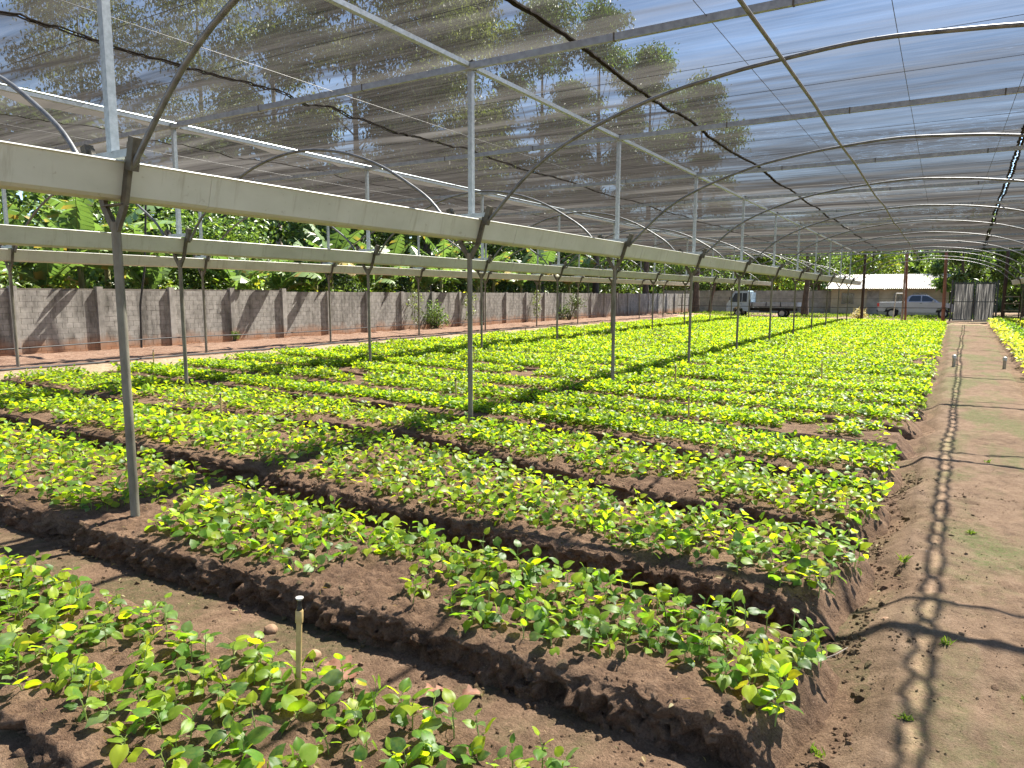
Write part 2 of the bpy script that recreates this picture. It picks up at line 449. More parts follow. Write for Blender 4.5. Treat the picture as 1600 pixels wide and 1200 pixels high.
def right_end(Y):      # where the beds stop beside the path
    return np.interp(Y, [0, 2.6, 4.6, 8.5, 11, 20, 48], [-0.38, -0.36, -0.32, -0.26, -0.16, -0.05, 0.2]) + 0.05 * np.sin(np.asarray(Y) * 4.3)
def path_right(Y):
    return np.interp(Y, [0, 15, 17, 28, 48], [1.25, 1.3, 1.36, 1.6, 2.05])

PATH_Z = -0.075
FUR = 0.19
def ground_z(X, Y):
    X = np.asarray(X, float); Y = np.asarray(Y, float)
    base = zg(X)
    re = right_end(Y)
    infield = sstep(0.28, -0.05, X - re) * sstep(-15.4, -14.7, X) * sstep(51.0, 50.4, Y)
    onright = sstep(0.15, 0.3, X - path_right(Y))
    z = base - 0.06 - (FUR - 0.06) * infield
    onpath = (1 - infield) * (1 - onright) * sstep(-3, -1, X) * sstep(54, 52, Y)
    z = z - 0.04 * onpath
    near = np.exp(-((X + 2) ** 2 + (Y - 4) ** 2) / 60)
    z = z + 0.018 * fbm(X, Y, None, 2.3, 4, 5) + 0.012 * near * fbm(X, Y, None, 14, 3, 9)
    z = z + 0.035 * sstep(3.0, 1.9, Y) * infield                       # the near furrow is shallow
    far = sstep(90, 300, np.hypot(X, Y))
    return z + far * 1.0 * fbm(X, Y, None, 0.01, 3, 3)

xs = np.concatenate([-np.geomspace(400, 22, 26), np.arange(-21, -6, 0.25), np.arange(-6, 1.8, 0.04), np.arange(1.8, 6, 0.2), np.geomspace(6.2, 400, 26)])
ys = np.concatenate([-np.geomspace(200, 1.2, 14), np.arange(-1, 1.0, 0.2), np.arange(1.0, 8.0, 0.04), np.arange(8, 53, 0.25), np.geomspace(53.5, 700, 34)])
GX, GY = np.meshgrid(xs, ys, indexing='ij')
GV = np.stack([GX, GY, ground_z(GX, GY)], -1).reshape(-1, 3)
tag(np_obj('ground', GV, grid_faces(len(xs), len(ys)), M['ground'], smooth=True), kind='structure')

def strip(name, xf0, xf1, y0, y1, dy_near, mat, lift, nx=8, kind='structure', rough=0.0):
    yy = np.concatenate([np.arange(y0, min(9, y1), dy_near), np.arange(max(9, y0), y1, 0.2)]) if y0 < 9 else np.arange(y0, y1, 0.2)
    t = np.linspace(0, 1, nx)
    Yg = np.repeat(yy[:, None], nx, 1)
    x0 = xf0(yy)[:, None]; x1 = xf1(yy)[:, None]
    Xg = x0 + (x1 - x0) * t[None, :]
    edge = np.minimum(t, 1 - t)[None, :]
    Z = ground_z(Xg, Yg) + lift * np.clip(edge * 14, -0.3, 1) + rough * fbm(Xg, Yg, None, 9, 4, 21)
    o = np_obj(name, np.stack([Xg, Yg, Z], -1).reshape(-1, 3), grid_faces(len(yy), nx), mat, smooth=True)
    return tag(o, kind=kind)
strip('path', lambda y: right_end(y) + 0.12 + 0.06 * fbm(y, y * 0, None, 1.7, 3, 2), lambda y: path_right(y) + 0.05 * fbm(y, y * 0, None, 1.3, 3, 4), -1.5, 52.2, 0.035, M['path'], 0.03, nx=48, rough=0.012)
strip('wall_side_soil', lambda y: y * 0 - 20.48, lambda y: y * 0 - 15.75 + 0.1 * fbm(y, y * 0, None, 0.6, 3, 2), 4, 58, 0.2, M['redsoil'], 0.05, nx=14, rough=0.06)
strip('sandy_verge', lambda y: y * 0 - 15.8 + 0.1 * fbm(y, y * 0, None, 0.6, 3, 2), lambda y: y * 0 - 14.75 + 0.15 * fbm(y, y * 0, None, 0.5, 3, 8), 4, 52, 0.2, M['sand'], 0.075, nx=8)
strip('red_yard', lambda y: y * 0 - 19.5, lambda y: y * 0 - 10.5 + 1.5 * fbm(y, y * 0, None, 0.4, 3, 8), 52.6, 60.5, 0.2, M['redsoil'], 0.04, nx=14)

# ------------------------------------------------------------------ soil beds
FRONTS = [
    ([-20, -3, -1, 0], [1.15, 1.18, 1.15, 1.1]),
    ([-20, -6, -5, -3, -1.4, -0.5], [2.5, 2.52, 2.5, 2.58, 2.58, 2.56]),
    ([-20, -11, -6, -4.3, -2.3, -0.9, -0.3], [4.4, 4.35, 4.28, 4.06, 3.93, 3.89, 3.82]),
    ([-20, -13, -10, -7, -5.5, -4.3, -3.1, -2, -1, -0.3], [6.1, 6.0, 5.85, 6.3, 6.4, 6.15, 5.77, 5.47, 5.4, 5.42]),
    ([-20, -14, -6, -2.9, -2, -1, -0.3], [7.9, 7.75, 7.85, 7.42, 7.16, 7.03, 7.0]),
]
k_ = 0
while FRONTS[-1][1][-1] < 49.0:
    b = 8.72 + 1.45 * k_
    FRONTS.append(([-20, -15, -10, -6, -2.6, -1, 0], [b + 0.45 + 0.15 * math.sin(k_ * 2.1), b + 0.4, b + 0.35 + 0.12 * math.sin(k_ * 1.3), b + 0.3, b + 0.15, b + 0.04, b]))
    k_ += 1
NB = len(FRONTS) - 1
def front(k, X): return np.interp(X, FRONTS[k][0], FRONTS[k][1])
GAP = 0.40
def back(k, X): return front(k + 1, X) - (0.42 if k == 0 else 0.3 if k < 3 else GAP)
def soil_top(X, Y):
    return zg(X) + 0.03 * fbm(X, Y, None, 1.6, 3, 31) + 0.022 * fbm(X, Y, None, 7, 3, 33)
BED_DROP = [0.075] + [0.0] * 80                                        # the nearest bed lies lower

for k in range(NB):
    near = k <= 4
    du = 0.014 if k in (1, 2) else 0.03 if k <= 3 else (0.07 if near else 0.2)
    x_end = float(right_end(FRONTS[k][1][-1]))
    x_lo = -14.75 + 0.25 * math.sin(k * 1.7)
    uu = np.concatenate([np.arange(x_lo, -8, 0.15), np.arange(-8, -5.2, max(du, 0.04)), np.arange(-5.2, x_end + 0.12, du)]) if near else np.arange(x_lo, x_end + 0.12, du)
    # profile: (fraction across, height fraction)
    nt = (72 if k in (1, 2) else 36) if near else 10
    nw = (28 if k in (1, 2) else 14) if near else 4
    vs = np.concatenate([np.linspace(0, 0.06, nw), np.linspace(0.08, 0.92, nt), np.linspace(0.94, 1, max(4, nw // 2))])
    hs = np.concatenate([np.sin(np.linspace(0, 1, nw) * math.pi / 2) ** 0.8 * 0.93, np.ones(nt), np.linspace(0.9, 0, max(4, nw // 2))])
    crown = 0.93 + 0.07 * np.clip(np.minimum(vs - 0.06, 0.94 - vs) / 0.16, 0, 1)
    hs = np.where((vs > 0.07) & (vs < 0.93), crown, hs)
    U, Vv = np.meshgrid(uu, vs, indexing='ij')
    H = np.repeat(hs[None, :], len(uu), 0)
    f0 = front(k, U) - 0.02; b0 = back(k, U) + 0.03
    Yb = f0 + (b0 - f0) * Vv
    top = soil_top(U, Yb) - BED_DROP[k]
    bot = zg(U) - FUR - 0.03
    endf = sstep(0.14, -0.2, U - right_end(Yb) - 0.03 * fbm(U, Yb, None, 6, 2, 3)) * sstep(x_lo - 0.05, x_lo + 0.35, U)
    Z = bot + (top - bot) * H * (0.35 + 0.65 * endf) - 0.12 * (1 - endf)
    wall = np.clip(1 - np.abs(H - 0.45) / 0.55, 0, 1)
    if near:
        n1 = fbm(U, Yb, Z, 5, 3, 41); n2 = fbm(U, Yb * 1.0, Z, 19, 3, 43)
        bil = 0.16 * (0.45 - np.abs(fbm(U, Yb, Z * 1.2, 11, 2, 44))) + 0.11 * (0.4 - np.abs(fbm(U, Yb, Z, 27, 2, 48)))
        Yb = Yb - wall * (Vv < 0.5) * (0.07 * n1 + 0.05 * n2 + bil - 0.06) + wall * (Vv > 0.5) * 0.04 * n1
        Z = Z + 0.020 * fbm(U, Yb, Z, 16, 3, 45) * endf + 0.030 * (0.35 - np.abs(fbm(U, Yb, Z, 24, 2, 47))) + wall * 0.03 * n2
    else:
        Z = Z + 0.02 * fbm(U, Yb, Z, 8, 2, 45)
    o = np_obj('planting_bed', np.stack([U, Yb, Z], -1).reshape(-1, 3), grid_faces(len(uu), len(vs)), M['soil'], smooth=True)
    tag(o, kind='structure')
# the beds on the far side of the path
xx = np.linspace(0, 1, 12); yy = np.arange(9, 51, 0.3)
Yg = np.repeat(yy[:, None], 12, 1); Xg = path_right(yy)[:, None] + 0.12 + xx[None, :] * 2.6
Zg = ground_z(Xg, Yg) + 0.16 * np.clip(np.minimum(xx, 1 - xx) * 9, 0, 1)[None, :] + 0.03 * fbm(Xg, Yg, None, 4, 3, 5) - 0.03
tag(np_obj('planting_bed', np.stack([Xg, Yg, Zg], -1).reshape(-1, 3), grid_faces(len(yy), 12), M['soil'], smooth=True), kind='structure')

# ------------------------------------------------------------------ shade house
YK = [2.84, 7.16] + [2.75 + 4.43 * k for k in range(2, 12)]
Y_END = YK[-1]
XA, XB, XC, XD = -4.97, -10.75, -16.5, 3.6
house = tag(empty('shade_house', (XA, YK[0], 0)), 'large steel shade house of posts, hoops, gutters and dark net over the beds', 'shade house')
HO = np.array([XA, YK[0], 0.0])
def place(me, name, loc, rz=0.0, parent=house):
    o = bpy.data.objects.new(name, me)
    o.location = tuple(np.array(loc, float) - (HO if parent is house else 0)); o.rotation_euler = (0, 0, rz)
    return link(o, parent)

post_me = MB().tube([(0, 0, -0.25), (0, 0, 2.12)], 0.031, 14).mesh('post', M['oldsteel'], True)
upost = MB().box((0, 0, (2.58 + 4.30) / 2), (0.058, 0.058, 4.30 - 2.58)).mesh('upper_post', M['galv'])
br = MB()
for s in (-1, 1):
    br.bar((s * 0.015, 0, 2.07), (s * 0.13, 0, 2.24), 0.055, 0.028, (0, 1, 0))
    br.bar((s * 0.12, 0, 2.225), (s * 0.25, 0, 2.63), 0.055, 0.03, (0, 1, 0))
    br.bar((s * 0.235, 0.0, 2.45), (s * 0.30, 0.0, 2.66), 0.062, 0.062, (0, 1, 0))
br.box((0, 0, 2.236), (0.25, 0.055, 0.012))
br_me = br.mesh('bracket', M['bracket'])
plate_me = MB().box((0, 0, 2.565), (0.54, 0.05, 0.05)).mesh('crosspiece', M['galvd'])
bolt_me = MB().lathe([(0.012, 0), (0.012, 0.02), (0.006, 0.024)], seg=6).mesh('bolt', M['bracket'])
cap_me = MB().box((0, 0, 4.31), (0.11, 0.075, 0.05)).box((0.045, 0, 4.29), (0.03, 0.09, 0.10)).mesh('clamp', M['bracket'])
for xi, X in enumerate((XA, XB, XC, XD)):
    for k, Y in enumerate(YK[:-1]):
        if X == XD and k < 5: continue
        p = place(post_me, 'post', (X, Y, zg(X)))
        place(upost, 'upper_post', (X + 0.03, Y, 0))
        b = place(br_me, 'bracket', (X, Y, 0))
        place(plate_me, 'crosspiece', (X, Y, 0))
        place(cap_me, 'clamp', (X + 0.03, Y, 0))

# gutters in overlapping lengths
def gutter_mesh(L, grow, name='gutter'):
    t = 0.004
    g = grow
    out = [(-0.192 - g, 2.508), (-0.175 - g, 2.500), (-0.115 - g, 2.292 - g), (-0.085, 2.272 - g), (0.085, 2.272 - g), (0.115 + g, 2.292 - g), (0.175 + g, 2.500), (0.192 + g, 2.508)]
    inn = [(x * 0.965, z + 0.008) for x, z in out[::-1]]
    return MB().prism(out + inn, 0, L).mesh(name, M['gutter'])
gm = [gutter_mesh(2.27, 0.0), gutter_mesh(2.29, 0.004)]
for X in (XA, XB, XC, XD):
    y = -3.25; i = 0
    while y < Y_END + 0.3:
        if not (X == XD and y < 22) and not (X == XC and y < 3) and not (X == XB and y < 0):
            o = place(gm[i % 2], 'gutter', (X, y, 0))
        y += 2.25; i += 1

# hoops
WIDE = [(-4.02, 2.47), (-3.4, 3.03), (-2.8, 3.35), (-2.0, 3.61), (-1.27, 3.74), (-0.7, 3.80), (0, 3.84)]
NARR = [(-2.58, 2.47), (-2.3, 2.78), (-1.95, 3.02), (-1.5, 3.27), (-1.0, 3.46), (-0.5, 3.57), (0, 3.61)]
def hoop_mesh(prof, name='hoop'):
    pts = prof + [(-x, z) for x, z in prof[-2::-1]]
    # Catmull-Rom through the measured points
    P = np.array(pts); Q = []
    for i in range(len(P) - 1):
        p0 = P[max(i - 1, 0)]; p1 = P[i]; p2 = P[i + 1]; p3 = P[min(i + 2, len(P) - 1)]
        for t in np.linspace(0, 1, 5)[:-1]:
            Q.append(0.5 * ((2 * p1) + (-p0 + p2) * t + (2 * p0 - 5 * p1 + 4 * p2 - p3) * t * t + (-p0 + 3 * p1 - 3 * p2 + p3) * t ** 3))
    Q.append(P[-1])
    return MB().tube([(q[0], 0, q[1]) for q in Q], 0.0195, 10).mesh(name, M['hoop'], True)
hw = hoop_mesh(WIDE); hn = hoop_mesh(NARR)
for k, Y in enumerate(YK):
    dz = [0, 0, -0.015, 0.02, -0.01, 0.015][k % 6]
    place(hw, 'hoop', (-0.70, Y, dz))
    place(hn, 'hoop', ((XA + XB) / 2, Y, dz))
    place(hn, 'hoop', ((XB + XC) / 2, Y, -dz))
place(MB().tube([(0, -4, 0)] + [(0.02 * math.sin(y), y, 0.012 * math.sin(y * 0.71)) for y in np.arange(0, Y_END, 2.2)] + [(0, Y_END, 0)], 0.0175, 8).mesh('ridge_pipe', M['hoop'], True), 'ridge_pipe', (-1.42, 0, 3.775))

# purlins and beams
beam_me = MB().box((-7.4, 0, 0), (24.6, 0.05, 0.075)).mesh('crossbeam', M['galvd'])
joint_me = MB().box((0, 0, 0), (0.018, 0.056, 0.082)).mesh('joint_band', M['bracket'])
for k, Y in enumerate(YK):
    b = place(beam_me, 'crossbeam', (0, Y - 0.045, 4.27))
    for X in (-8.6, -6.6, -3.1, -1.35, 0.5):
        j = bpy.data.objects.new('joint_band', joint_me); j.location = (X, 0, 0); link(j, b)
for X in (XA, XB, XC, XD):
    for y0 in np.arange(-3.4, Y_END, 4.43):
        y0b = YK[0] - 4.43 + 4.43 * round((y0 + 3.4) / 4.43)
        L = min(4.43, Y_END - y0b)
        if L < 0.1: continue
        place(MB().bar((0, 0.01, 0), (0, L - 0.01, 0), 0.062, 0.05).mesh('purlin', M['galv']), 'purlin', (X + 0.03, y0b, 4.285))
for X, z in ((-0.6, 4.30), (-7.1, 4.30), (-12.9, 4.29), (0.62, 4.26), (-2.15, 4.31), (XB + 0.22, 4.30)):
    place(MB().tube([(0, -3, 0), (0.01, 8, -0.02), (0, 20, 0.01), (0.01, 36, -0.01), (0, Y_END, 0)], 0.0035 if X != XB + 0.22 else 0.012, 5).mesh('wire', M['blackpipe'] if X != XB + 0.22 else M['galv']), 'wire', (X, 0, z))
for Y in YK[:6]:
    for d in (1.5, 2.9):
        place(MB().tube([(-19.4, 0, 0), (-8, 0, -0.02), (4.8, 0, 0)], 0.003, 5).mesh('wire', M['blackpipe']), 'wire', (0, Y + d, 4.31))

# net lengths with hems; seams left open here and there
SEAMS = [-19.6, -16.6, -12.3, -8.05, -3.65, 0.75, 4.9]
SG = [0.0, 0.004, 0.004, 0.032, 0.004, 0.044, 0.0]
def seam_gap(i, Y):
    g = SG[i]
    if g < 0.01: return g + 0 * Y
    ph = Y / 0.37 + 0.9 * fbm(Y, Y * 0, None, 0.8, 2, 7 + i)
    lens = np.abs(np.sin(math.pi * ph)) ** 0.7
    m = 0.75 + 0.5 * fbm(Y, Y * 0 + 3, None, 0.5, 2, 11 + i)
    if i == 3: m = m * np.clip(0.5 + 1.6 * fbm(Y, Y * 0 + 5, None, 0.35, 2, 13), 0.05, 1.2)
    return 0.006 + g * lens * m
def seam_x(i, Y):
    return SEAMS[i] + (0.023 * (Y - 6) if i == 5 else 0) + 0.035 * fbm(Y, Y * 0, None, 0.35, 3, 51 + i)
def net_z(X, Y):
    ph = ((Y - YK[0]) / 4.43) % 1.0
    z = 4.40 - 0.05 * np.sin(math.pi * ph) ** 2
    edge = np.min([np.abs(X - s) for s in SEAMS], axis=0)
    z = z - 0.02 * np.exp(-edge / 0.2)
    amp = 0.4 + 1.1 * np.clip(fbm(X, Y, None, 0.28, 2, 61) + 0.35, 0, 1) + 2.2 * np.exp(-((X + 10) ** 2) / 12 - ((Y - 7) ** 2) / 40)
    wr = fbm(X * 0.32 + 0.02 * Y, Y * 2.0, None, 1.0, 4, 63, 0.55)
    wr2 = fbm(X * 0.5, Y * 0.7, None, 1.0, 3, 65)
    amp = amp * (1 - 0.5 * sstep(-5, -2.5, X))
    return z + 0.034 * amp * wr + 0.02 * wr2
ny_ = np.arange(-4.0, Y_END + 0.05, 0.055)
for i in range(len(SEAMS) - 1):
    x0 = seam_x(i, ny_) + seam_gap(i, ny_); x1 = seam_x(i + 1, ny_) - seam_gap(i + 1, ny_)
    t = np.linspace(0, 1, 17)
    X = x0[:, None] + (x1 - x0)[:, None] * t[None, :]
    Y = np.repeat(ny_[:, None], len(t), 1)
    V = np.stack([X - HO[0], Y - HO[1], net_z(X, Y)], -1).reshape(-1, 3)
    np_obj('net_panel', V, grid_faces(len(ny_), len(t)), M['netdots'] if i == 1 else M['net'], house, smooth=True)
for i in range(1, len(SEAMS) - 1):
    for s in (-1, 1):
        x = seam_x(i, ny_) + s * (seam_gap(i, ny_) + 0.008)
        z = net_z(x, ny_) - 0.004
        w = np.array([0, 0.010, 0.010, 0.015, 0.022, 0.025, 0])[i] * (1 + 0.35 * fbm(ny_, ny_ * 0, None, 9, 3, 71 + i + s))
        if i in (1, 2): w = w * 0.6
        jag = 0.5 * w * fbm(ny_, ny_ * 0, None, 14, 2, 81 + i)
        V = []
        for q in range(4):
            a = math.pi / 4 + q * math.pi / 2
            V.append(np.stack([x + jag + w * math.cos(a) - HO[0], ny_ - HO[1], z + 0.7 * w * math.sin(a)], -1))
        V = np.stack(V, 1).reshape(-1, 3)
        n = len(ny_); a = np.arange(n - 1) * 4
        Fq = np.concatenate([np.stack([a + q, a + (q + 1) % 4, a + 4 + (q + 1) % 4, a + 4 + q], 1) for q in range(4)])
        np_obj('seam_hem', V, Fq, M['hem'], house)
# a doubled strip of net beside the second purlin
yy = np.arange(-1, Y_END, 0.15); t = np.linspace(0, 1, 5)
Yg = np.repeat(yy[:, None], 5, 1)
Xg = XB - 0.06 - (0.42 + 0.14 * fbm(yy, yy * 0, None, 0.7, 3, 91))[:, None] * t[None, :]
V = np.stack([Xg - HO[0], Yg - HO[1], net_z(Xg, Yg) - 0.05], -1).reshape(-1, 3)
k = N('pale_net_strip'); tl = k.n('ShaderNodeBsdfTranslucent'); tl.inputs[0].default_value = (0.13, 0.12, 0.107, 1)
df = k.n('ShaderNodeBsdfDiffuse'); df.inputs[0].default_value = (0.12, 0.11, 0.098, 1); mx = k.n('ShaderNodeMixShader')
k.l(df.outputs[0], mx.inputs[1]); k.l(tl.outputs[0], mx.inputs[2]); M['palenet'] = k.done(mx)
np_obj('doubled_net_strip', V, grid_faces(len(yy), 5), M['palenet'], house, smooth=True)
# dense net on the right side and far corner
yy = np.arange(28, Y_END + 3, 0.2); t = np.linspace(0, 1, 12)
Yg = np.repeat(yy[:, None], 12, 1); Tg = np.repeat(t[None, :], len(yy), 0)
V = np.stack([4.35 + 0.05 * fbm(Yg * 2, Tg * 2, None, 1, 3, 95) - HO[0], Yg - HO[1], 4.33 * Tg], -1).reshape(-1, 3)
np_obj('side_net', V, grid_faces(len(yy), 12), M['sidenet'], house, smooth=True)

# end posts, wires
def pole(name, x, y, r, h, mat, lean=0.0):
    return place(MB().tube([(0, 0, -0.2), (lean * 0.5, 0.0, h * 0.5), (lean, 0, h)], [r * 1.1, r, r * 0.92], 10).mesh(name, mat, True), name, (x, y, 0))
pole('end_post', -4.6, 52.0, 0.09, 4.3, M['darkpost'])
pole('end_post', -2.05, 51.9, 0.065, 4.25, M['redwood'], -0.15)
pole('end_post', -2.25, 52.4, 0.06, 4.25, M['palebark'], -0.05)
pole('end_post', 0.02, 51.9, 0.1, 4.3, M['redwood'], -0.1)
pole('end_post', 3.1, 52.4, 0.1, 4.3, M['darkpost'])
place(MB().tube([(-17, 0, 0), (-8, 0, -0.03), (0.4, 0, 0)], 0.022, 6).mesh('guard_wire', M['blackpipe']), 'guard_wire', (0, 51.75, 0.82))
place(MB().tube([(-17, 0, 0), (-8, 0, -0.03), (0.4, 0, 0)], 0.008, 6).mesh('guard_wire', M['blackpipe']), 'guard_wire', (0, 51.75, 1.4))

# ------------------------------------------------------------------ leaves
def leaf_fancy():
    t = [0, 0.07, 0.24, 0.46, 0.68, 0.87, 1.0]; w = [0.03, 0.30, 0.48, 0.50, 0.37, 0.16, 0.0]
    V = []; Fs = []
    for i, (a, b) in enumerate(zip(t, w)):
        z0 = 0.10 * a - 0.30 * a * a
        back = -0.06 * (1 if i == 1 else 0)
        for s in (-1, -0.5, 0, 0.5, 1):
            V.append((a + back * abs(s), s * b, z0 + 0.52 * abs(s) * b - 0.5 * (abs(s) * b) ** 2 * 2))
    for i in range(len(t) - 1):
        for j in range(4):
            a = i * 5 + j
            Fs.append((a, a + 5, a + 6, a + 1))
    return np.array(V), np.array(Fs)
def leaf_mid():
    V = [(0, 0, 0), (0.28, -0.48, 0.13), (0.28, 0, 0.02), (0.28, 0.48, 0.13), (0.68, -0.37, 0.0), (0.68, 0, -0.07), (0.68, 0.37, 0.0), (1, 0, -0.2)]
    T = [(0, 1, 2), (0, 2, 3), (1, 4, 2), (2, 4, 5), (2, 5, 6), (2, 6, 3), (4, 7, 5), (5, 7, 6)]
    return np.array(V, float), np.array(T)
def leaf_low():
    V = [(0, 0, 0), (0.42, -0.45, 0.12), (0.42, 0.45, 0.12), (1, 0, -0.1)]
    return np.array(V, float), np.array([(0, 1, 3), (0, 3, 2)])
LF, LM, LL = leaf_fancy(), leaf_mid(), leaf_low()

def frames(yaw, pitch, roll):
    u = np.stack([np.cos(yaw) * np.cos(pitch), np.sin(yaw) * np.cos(pitch), np.sin(pitch)], -1)
    s = np.stack([-np.sin(yaw), np.cos(yaw), 0 * yaw], -1)
    w = np.cross(u, s)
    c, n = np.cos(roll)[..., None], np.sin(roll)[..., None]
    return u, s * c + w * n, -s * n + w * c

def scatter(P, yaw, pitch, roll, L, W, tpl, tint):
    """one leaf template set out many times; returns verts, faces, tint per vertex"""
    T, Fs = tpl
    u, v, w = frames(yaw, pitch, roll)
    V = P[:, None, :] + u[:, None, :] * (T[None, :, 0:1] * L[:, None, None]) + v[:, None, :] * (T[None, :, 1:2] * W[:, None, None]) + w[:, None, :] * (T[None, :, 2:3] * L[:, None, None])
    n = len(T)
    Fa = Fs[None, :, :] + (np.arange(len(P)) * n)[:, None, None]
    return V.reshape(-1, 3), Fa.reshape(-1, Fs.shape[1]), np.repeat(tint, n, 0)

TINTS = np.array([(0.05, 0.125, 0.028), (0.09, 0.205, 0.03), (0.185, 0.305, 0.028), (0.31, 0.395, 0.024), (0.50, 0.46, 0.02), (0.15, 0.24, 0.095)])
def pick_tint(n, p, jit=0.18):
    i = rng.choice(len(TINTS), n, p=p)
    return TINTS[i] * (1 + jit * rng.standard_normal((n, 1))).clip(0.5, 1.6), i

# ------------------------------------------------------------------ seedlings in the beds
def to_px(P):
    c = (np.asarray(P) - np.array([0, 0, CAM_H])) @ ROT
    return 800 + F * c[:, 0] / c[:, 2], 600 + F * c[:, 1] / c[:, 2], c[:, 2]

PX, PY, PB = [], [], []
for k in range(NB):
    sx = 0.112 if k <= 1 else (0.103 if k <= 3 else 0.1)
    for r in range(12):
        x = np.arange(-14.5 + 0.25 * math.sin(k * 1.7), 0.4, sx)
        fy = front(k, x); by = back(k, x)
        width = by - fy
        m0 = 0.14 if k in (1, 2) else 0.22 if k > 3 else 0.13
        nrow = 8 if k <= 3 else (10 if k < 12 else 9)
        if r >= nrow: break
        y = fy + m0 + (width - m0 - (0.12 if k > 3 else 0.08)) * (r + 0.5) / nrow
        x = x + rng.uniform(-0.045, 0.045, len(x)) + 0.05 * (r % 2); y = y + rng.uniform(-0.045, 0.045, len(x))
        keep = x < right_end(y) - 0.06
        dens = fbm(x, y, None, 1.1, 3, 101)
        thr = -0.42
        if k in (1, 2, 3):
            thr = -0.5 + 0.42 * np.exp(-((y - fy) / 0.24) ** 2)
        if k == 0: thr = -0.42
        keep &= dens > thr
        keep &= rng.uniform(0, 1, len(x)) > (0.3 if k == 0 else (0.14 if k <= 3 else 0.03))
        for X in (XA, XB, XC):
            pass
        PX.append(x[keep]); PY.append(y[keep]); PB.append(np.full(keep.sum(), k))
PX = np.concatenate(PX); PY = np.concatenate(PY); PB = np.concatenate(PB)
PZ = soil_top(PX, PY) - np.array(BED_DROP)[PB] - 0.012
px, py, dp = to_px(np.stack([PX, PY, PZ + 0.08], -1))
vis = (dp > 0.5) & (px > -90) & (px < 1660) & (py < 1290)
clear = (np.hypot(PX + 2.25, PY - 1.94) > 0.06)
for X in (XA, XB, XC):
    for Y in YK: clear &= np.hypot((PX - X) * 0.8, (PY - Y + 0.1)) > (0.09 if X != XA else 0.28 if Y < 3 else 0.2)
sel = vis & clear
PX, PY, PZ, PB, px, py, dp = (a[sel] for a in (PX, PY, PZ, PB, px, py, dp))
order = np.argsort(np.hypot(np.hypot(PX, PY), CAM_H))
inner = (px[order] > 6) & (px[order] < 1594) & (py[order] < 1192)
near_ids = order[inner][:300]
is_near = np.zeros(len(PX), bool); is_near[near_ids] = True

def plant_leaves(x, y, z, H, nl, Lm, far=False):
    """leaf placement for plants; arrays (N*nl)"""
    n = len(x)
    i = np.arange(nl)[None, :] / max(1, nl - 1)
    base = rng.uniform(0, 6.283, (n, 1))
    yaw = base + np.arange(nl)[None, :] * 2.4 + rng.uniform(-0.5, 0.5, (n, nl))
    lean_a = rng.uniform(0, 6.283, (n, 1)); lean = rng.uniform(0, 0.35, (n, 1))
    h = H[:, None] * (0.30 + 0.70 * i + rng.uniform(-0.06, 0.06, (n, nl)))
    pet = Lm[:, None] * rng.uniform(0.15, 0.6, (n, nl)) * (1.1 - 0.6 * i)
    P = np.stack([x[:, None] + h * lean * np.cos(lean_a) + pet * np.cos(yaw), y[:, None] + h * lean * np.sin(lean_a) + pet * np.sin(yaw), z[:, None] + h], -1)
    A = np.stack([x[:, None] + 0.8 * h * lean * np.cos(lean_a), y[:, None] + 0.8 * h * lean * np.sin(lean_a), z[:, None] + h * 0.82], -1)
    pitch = np.radians(-8 + 48 * i + rng.normal(0, 24, (n, nl)))
    roll = np.radians(rng.normal(0, 24, (n, nl)))
    L = Lm[:, None] * (1.05 - 0.25 * np.abs(i - 0.45)) * rng.uniform(0.75, 1.2, (n, nl)) * np.where(i > 0.9, 0.8, 1)
    W = L * rng.uniform(0.68, 0.95, (n, nl))
    return P, A, yaw, pitch, roll, L, W

PN = [0.11, 0.25, 0.33, 0.21, 0.018, 0.082]
leaf_meshes = []
for ti in range(len(TINTS)):
    for v in range(3):
        T, Fs = LF
        V = T.copy()
        V[:, 2] += [0, -0.18, 0.12][v] * V[:, 0] ** 2
        V[:, 1] += [0.0, 0.06, -0.05][v] * V[:, 0] ** 2
        r = np.abs(V[:, 1:2]) * 2
        tint = TINTS[ti] * (1.0 + 0.45 * (r < 0.02) - 0.1 * r) * [1.0, 0.88, 1.14][v]
        leaf_meshes.append(np_mesh('leaf', V, Fs, M['crop'], True, tint))

BEDN = ['first bed', 'second bed', 'third bed', 'fourth bed']
NUM = {4: 'four', 5: 'five', 6: 'six', 7: 'seven'}
def seedling_label(i, tid, H):
    look = 'one yellow leaf' if 4 in tid else ('lime leaves' if (tid == 3).sum() >= 2 else ('dark leaves' if (tid <= 0).sum() >= 2 else ('pale leaves' if (tid == 5).sum() >= 2 else 'green leaves')))
    size = 'low' if H < 0.095 else ('tall' if H > 0.145 else 'mid-height')
    d = math.hypot(PX[i] + 2.25, PY[i] - 1.94)
    col = ['far left', 'left', 'mid-left', 'mid-right', 'right'][int(np.clip(px[i] // 290, 0, 4))]
    if PB[i] == 0 and d < 0.35: pos = 'beside the sprinkler riser'
    elif px[i] > 1120: pos = 'at the path end'
    elif PY[i] - front(PB[i], PX[i]) < 0.4: pos = 'on the front edge ' + col
    elif back(PB[i], PX[i]) - PY[i] < 0.35: pos = 'on the back edge ' + col
    else: pos = 'mid-bed ' + col
    return f'{size} {NUM[len(tid)]}-leaved seedling with {look} {pos}, {BEDN[min(3, int(PB[i]))]}'

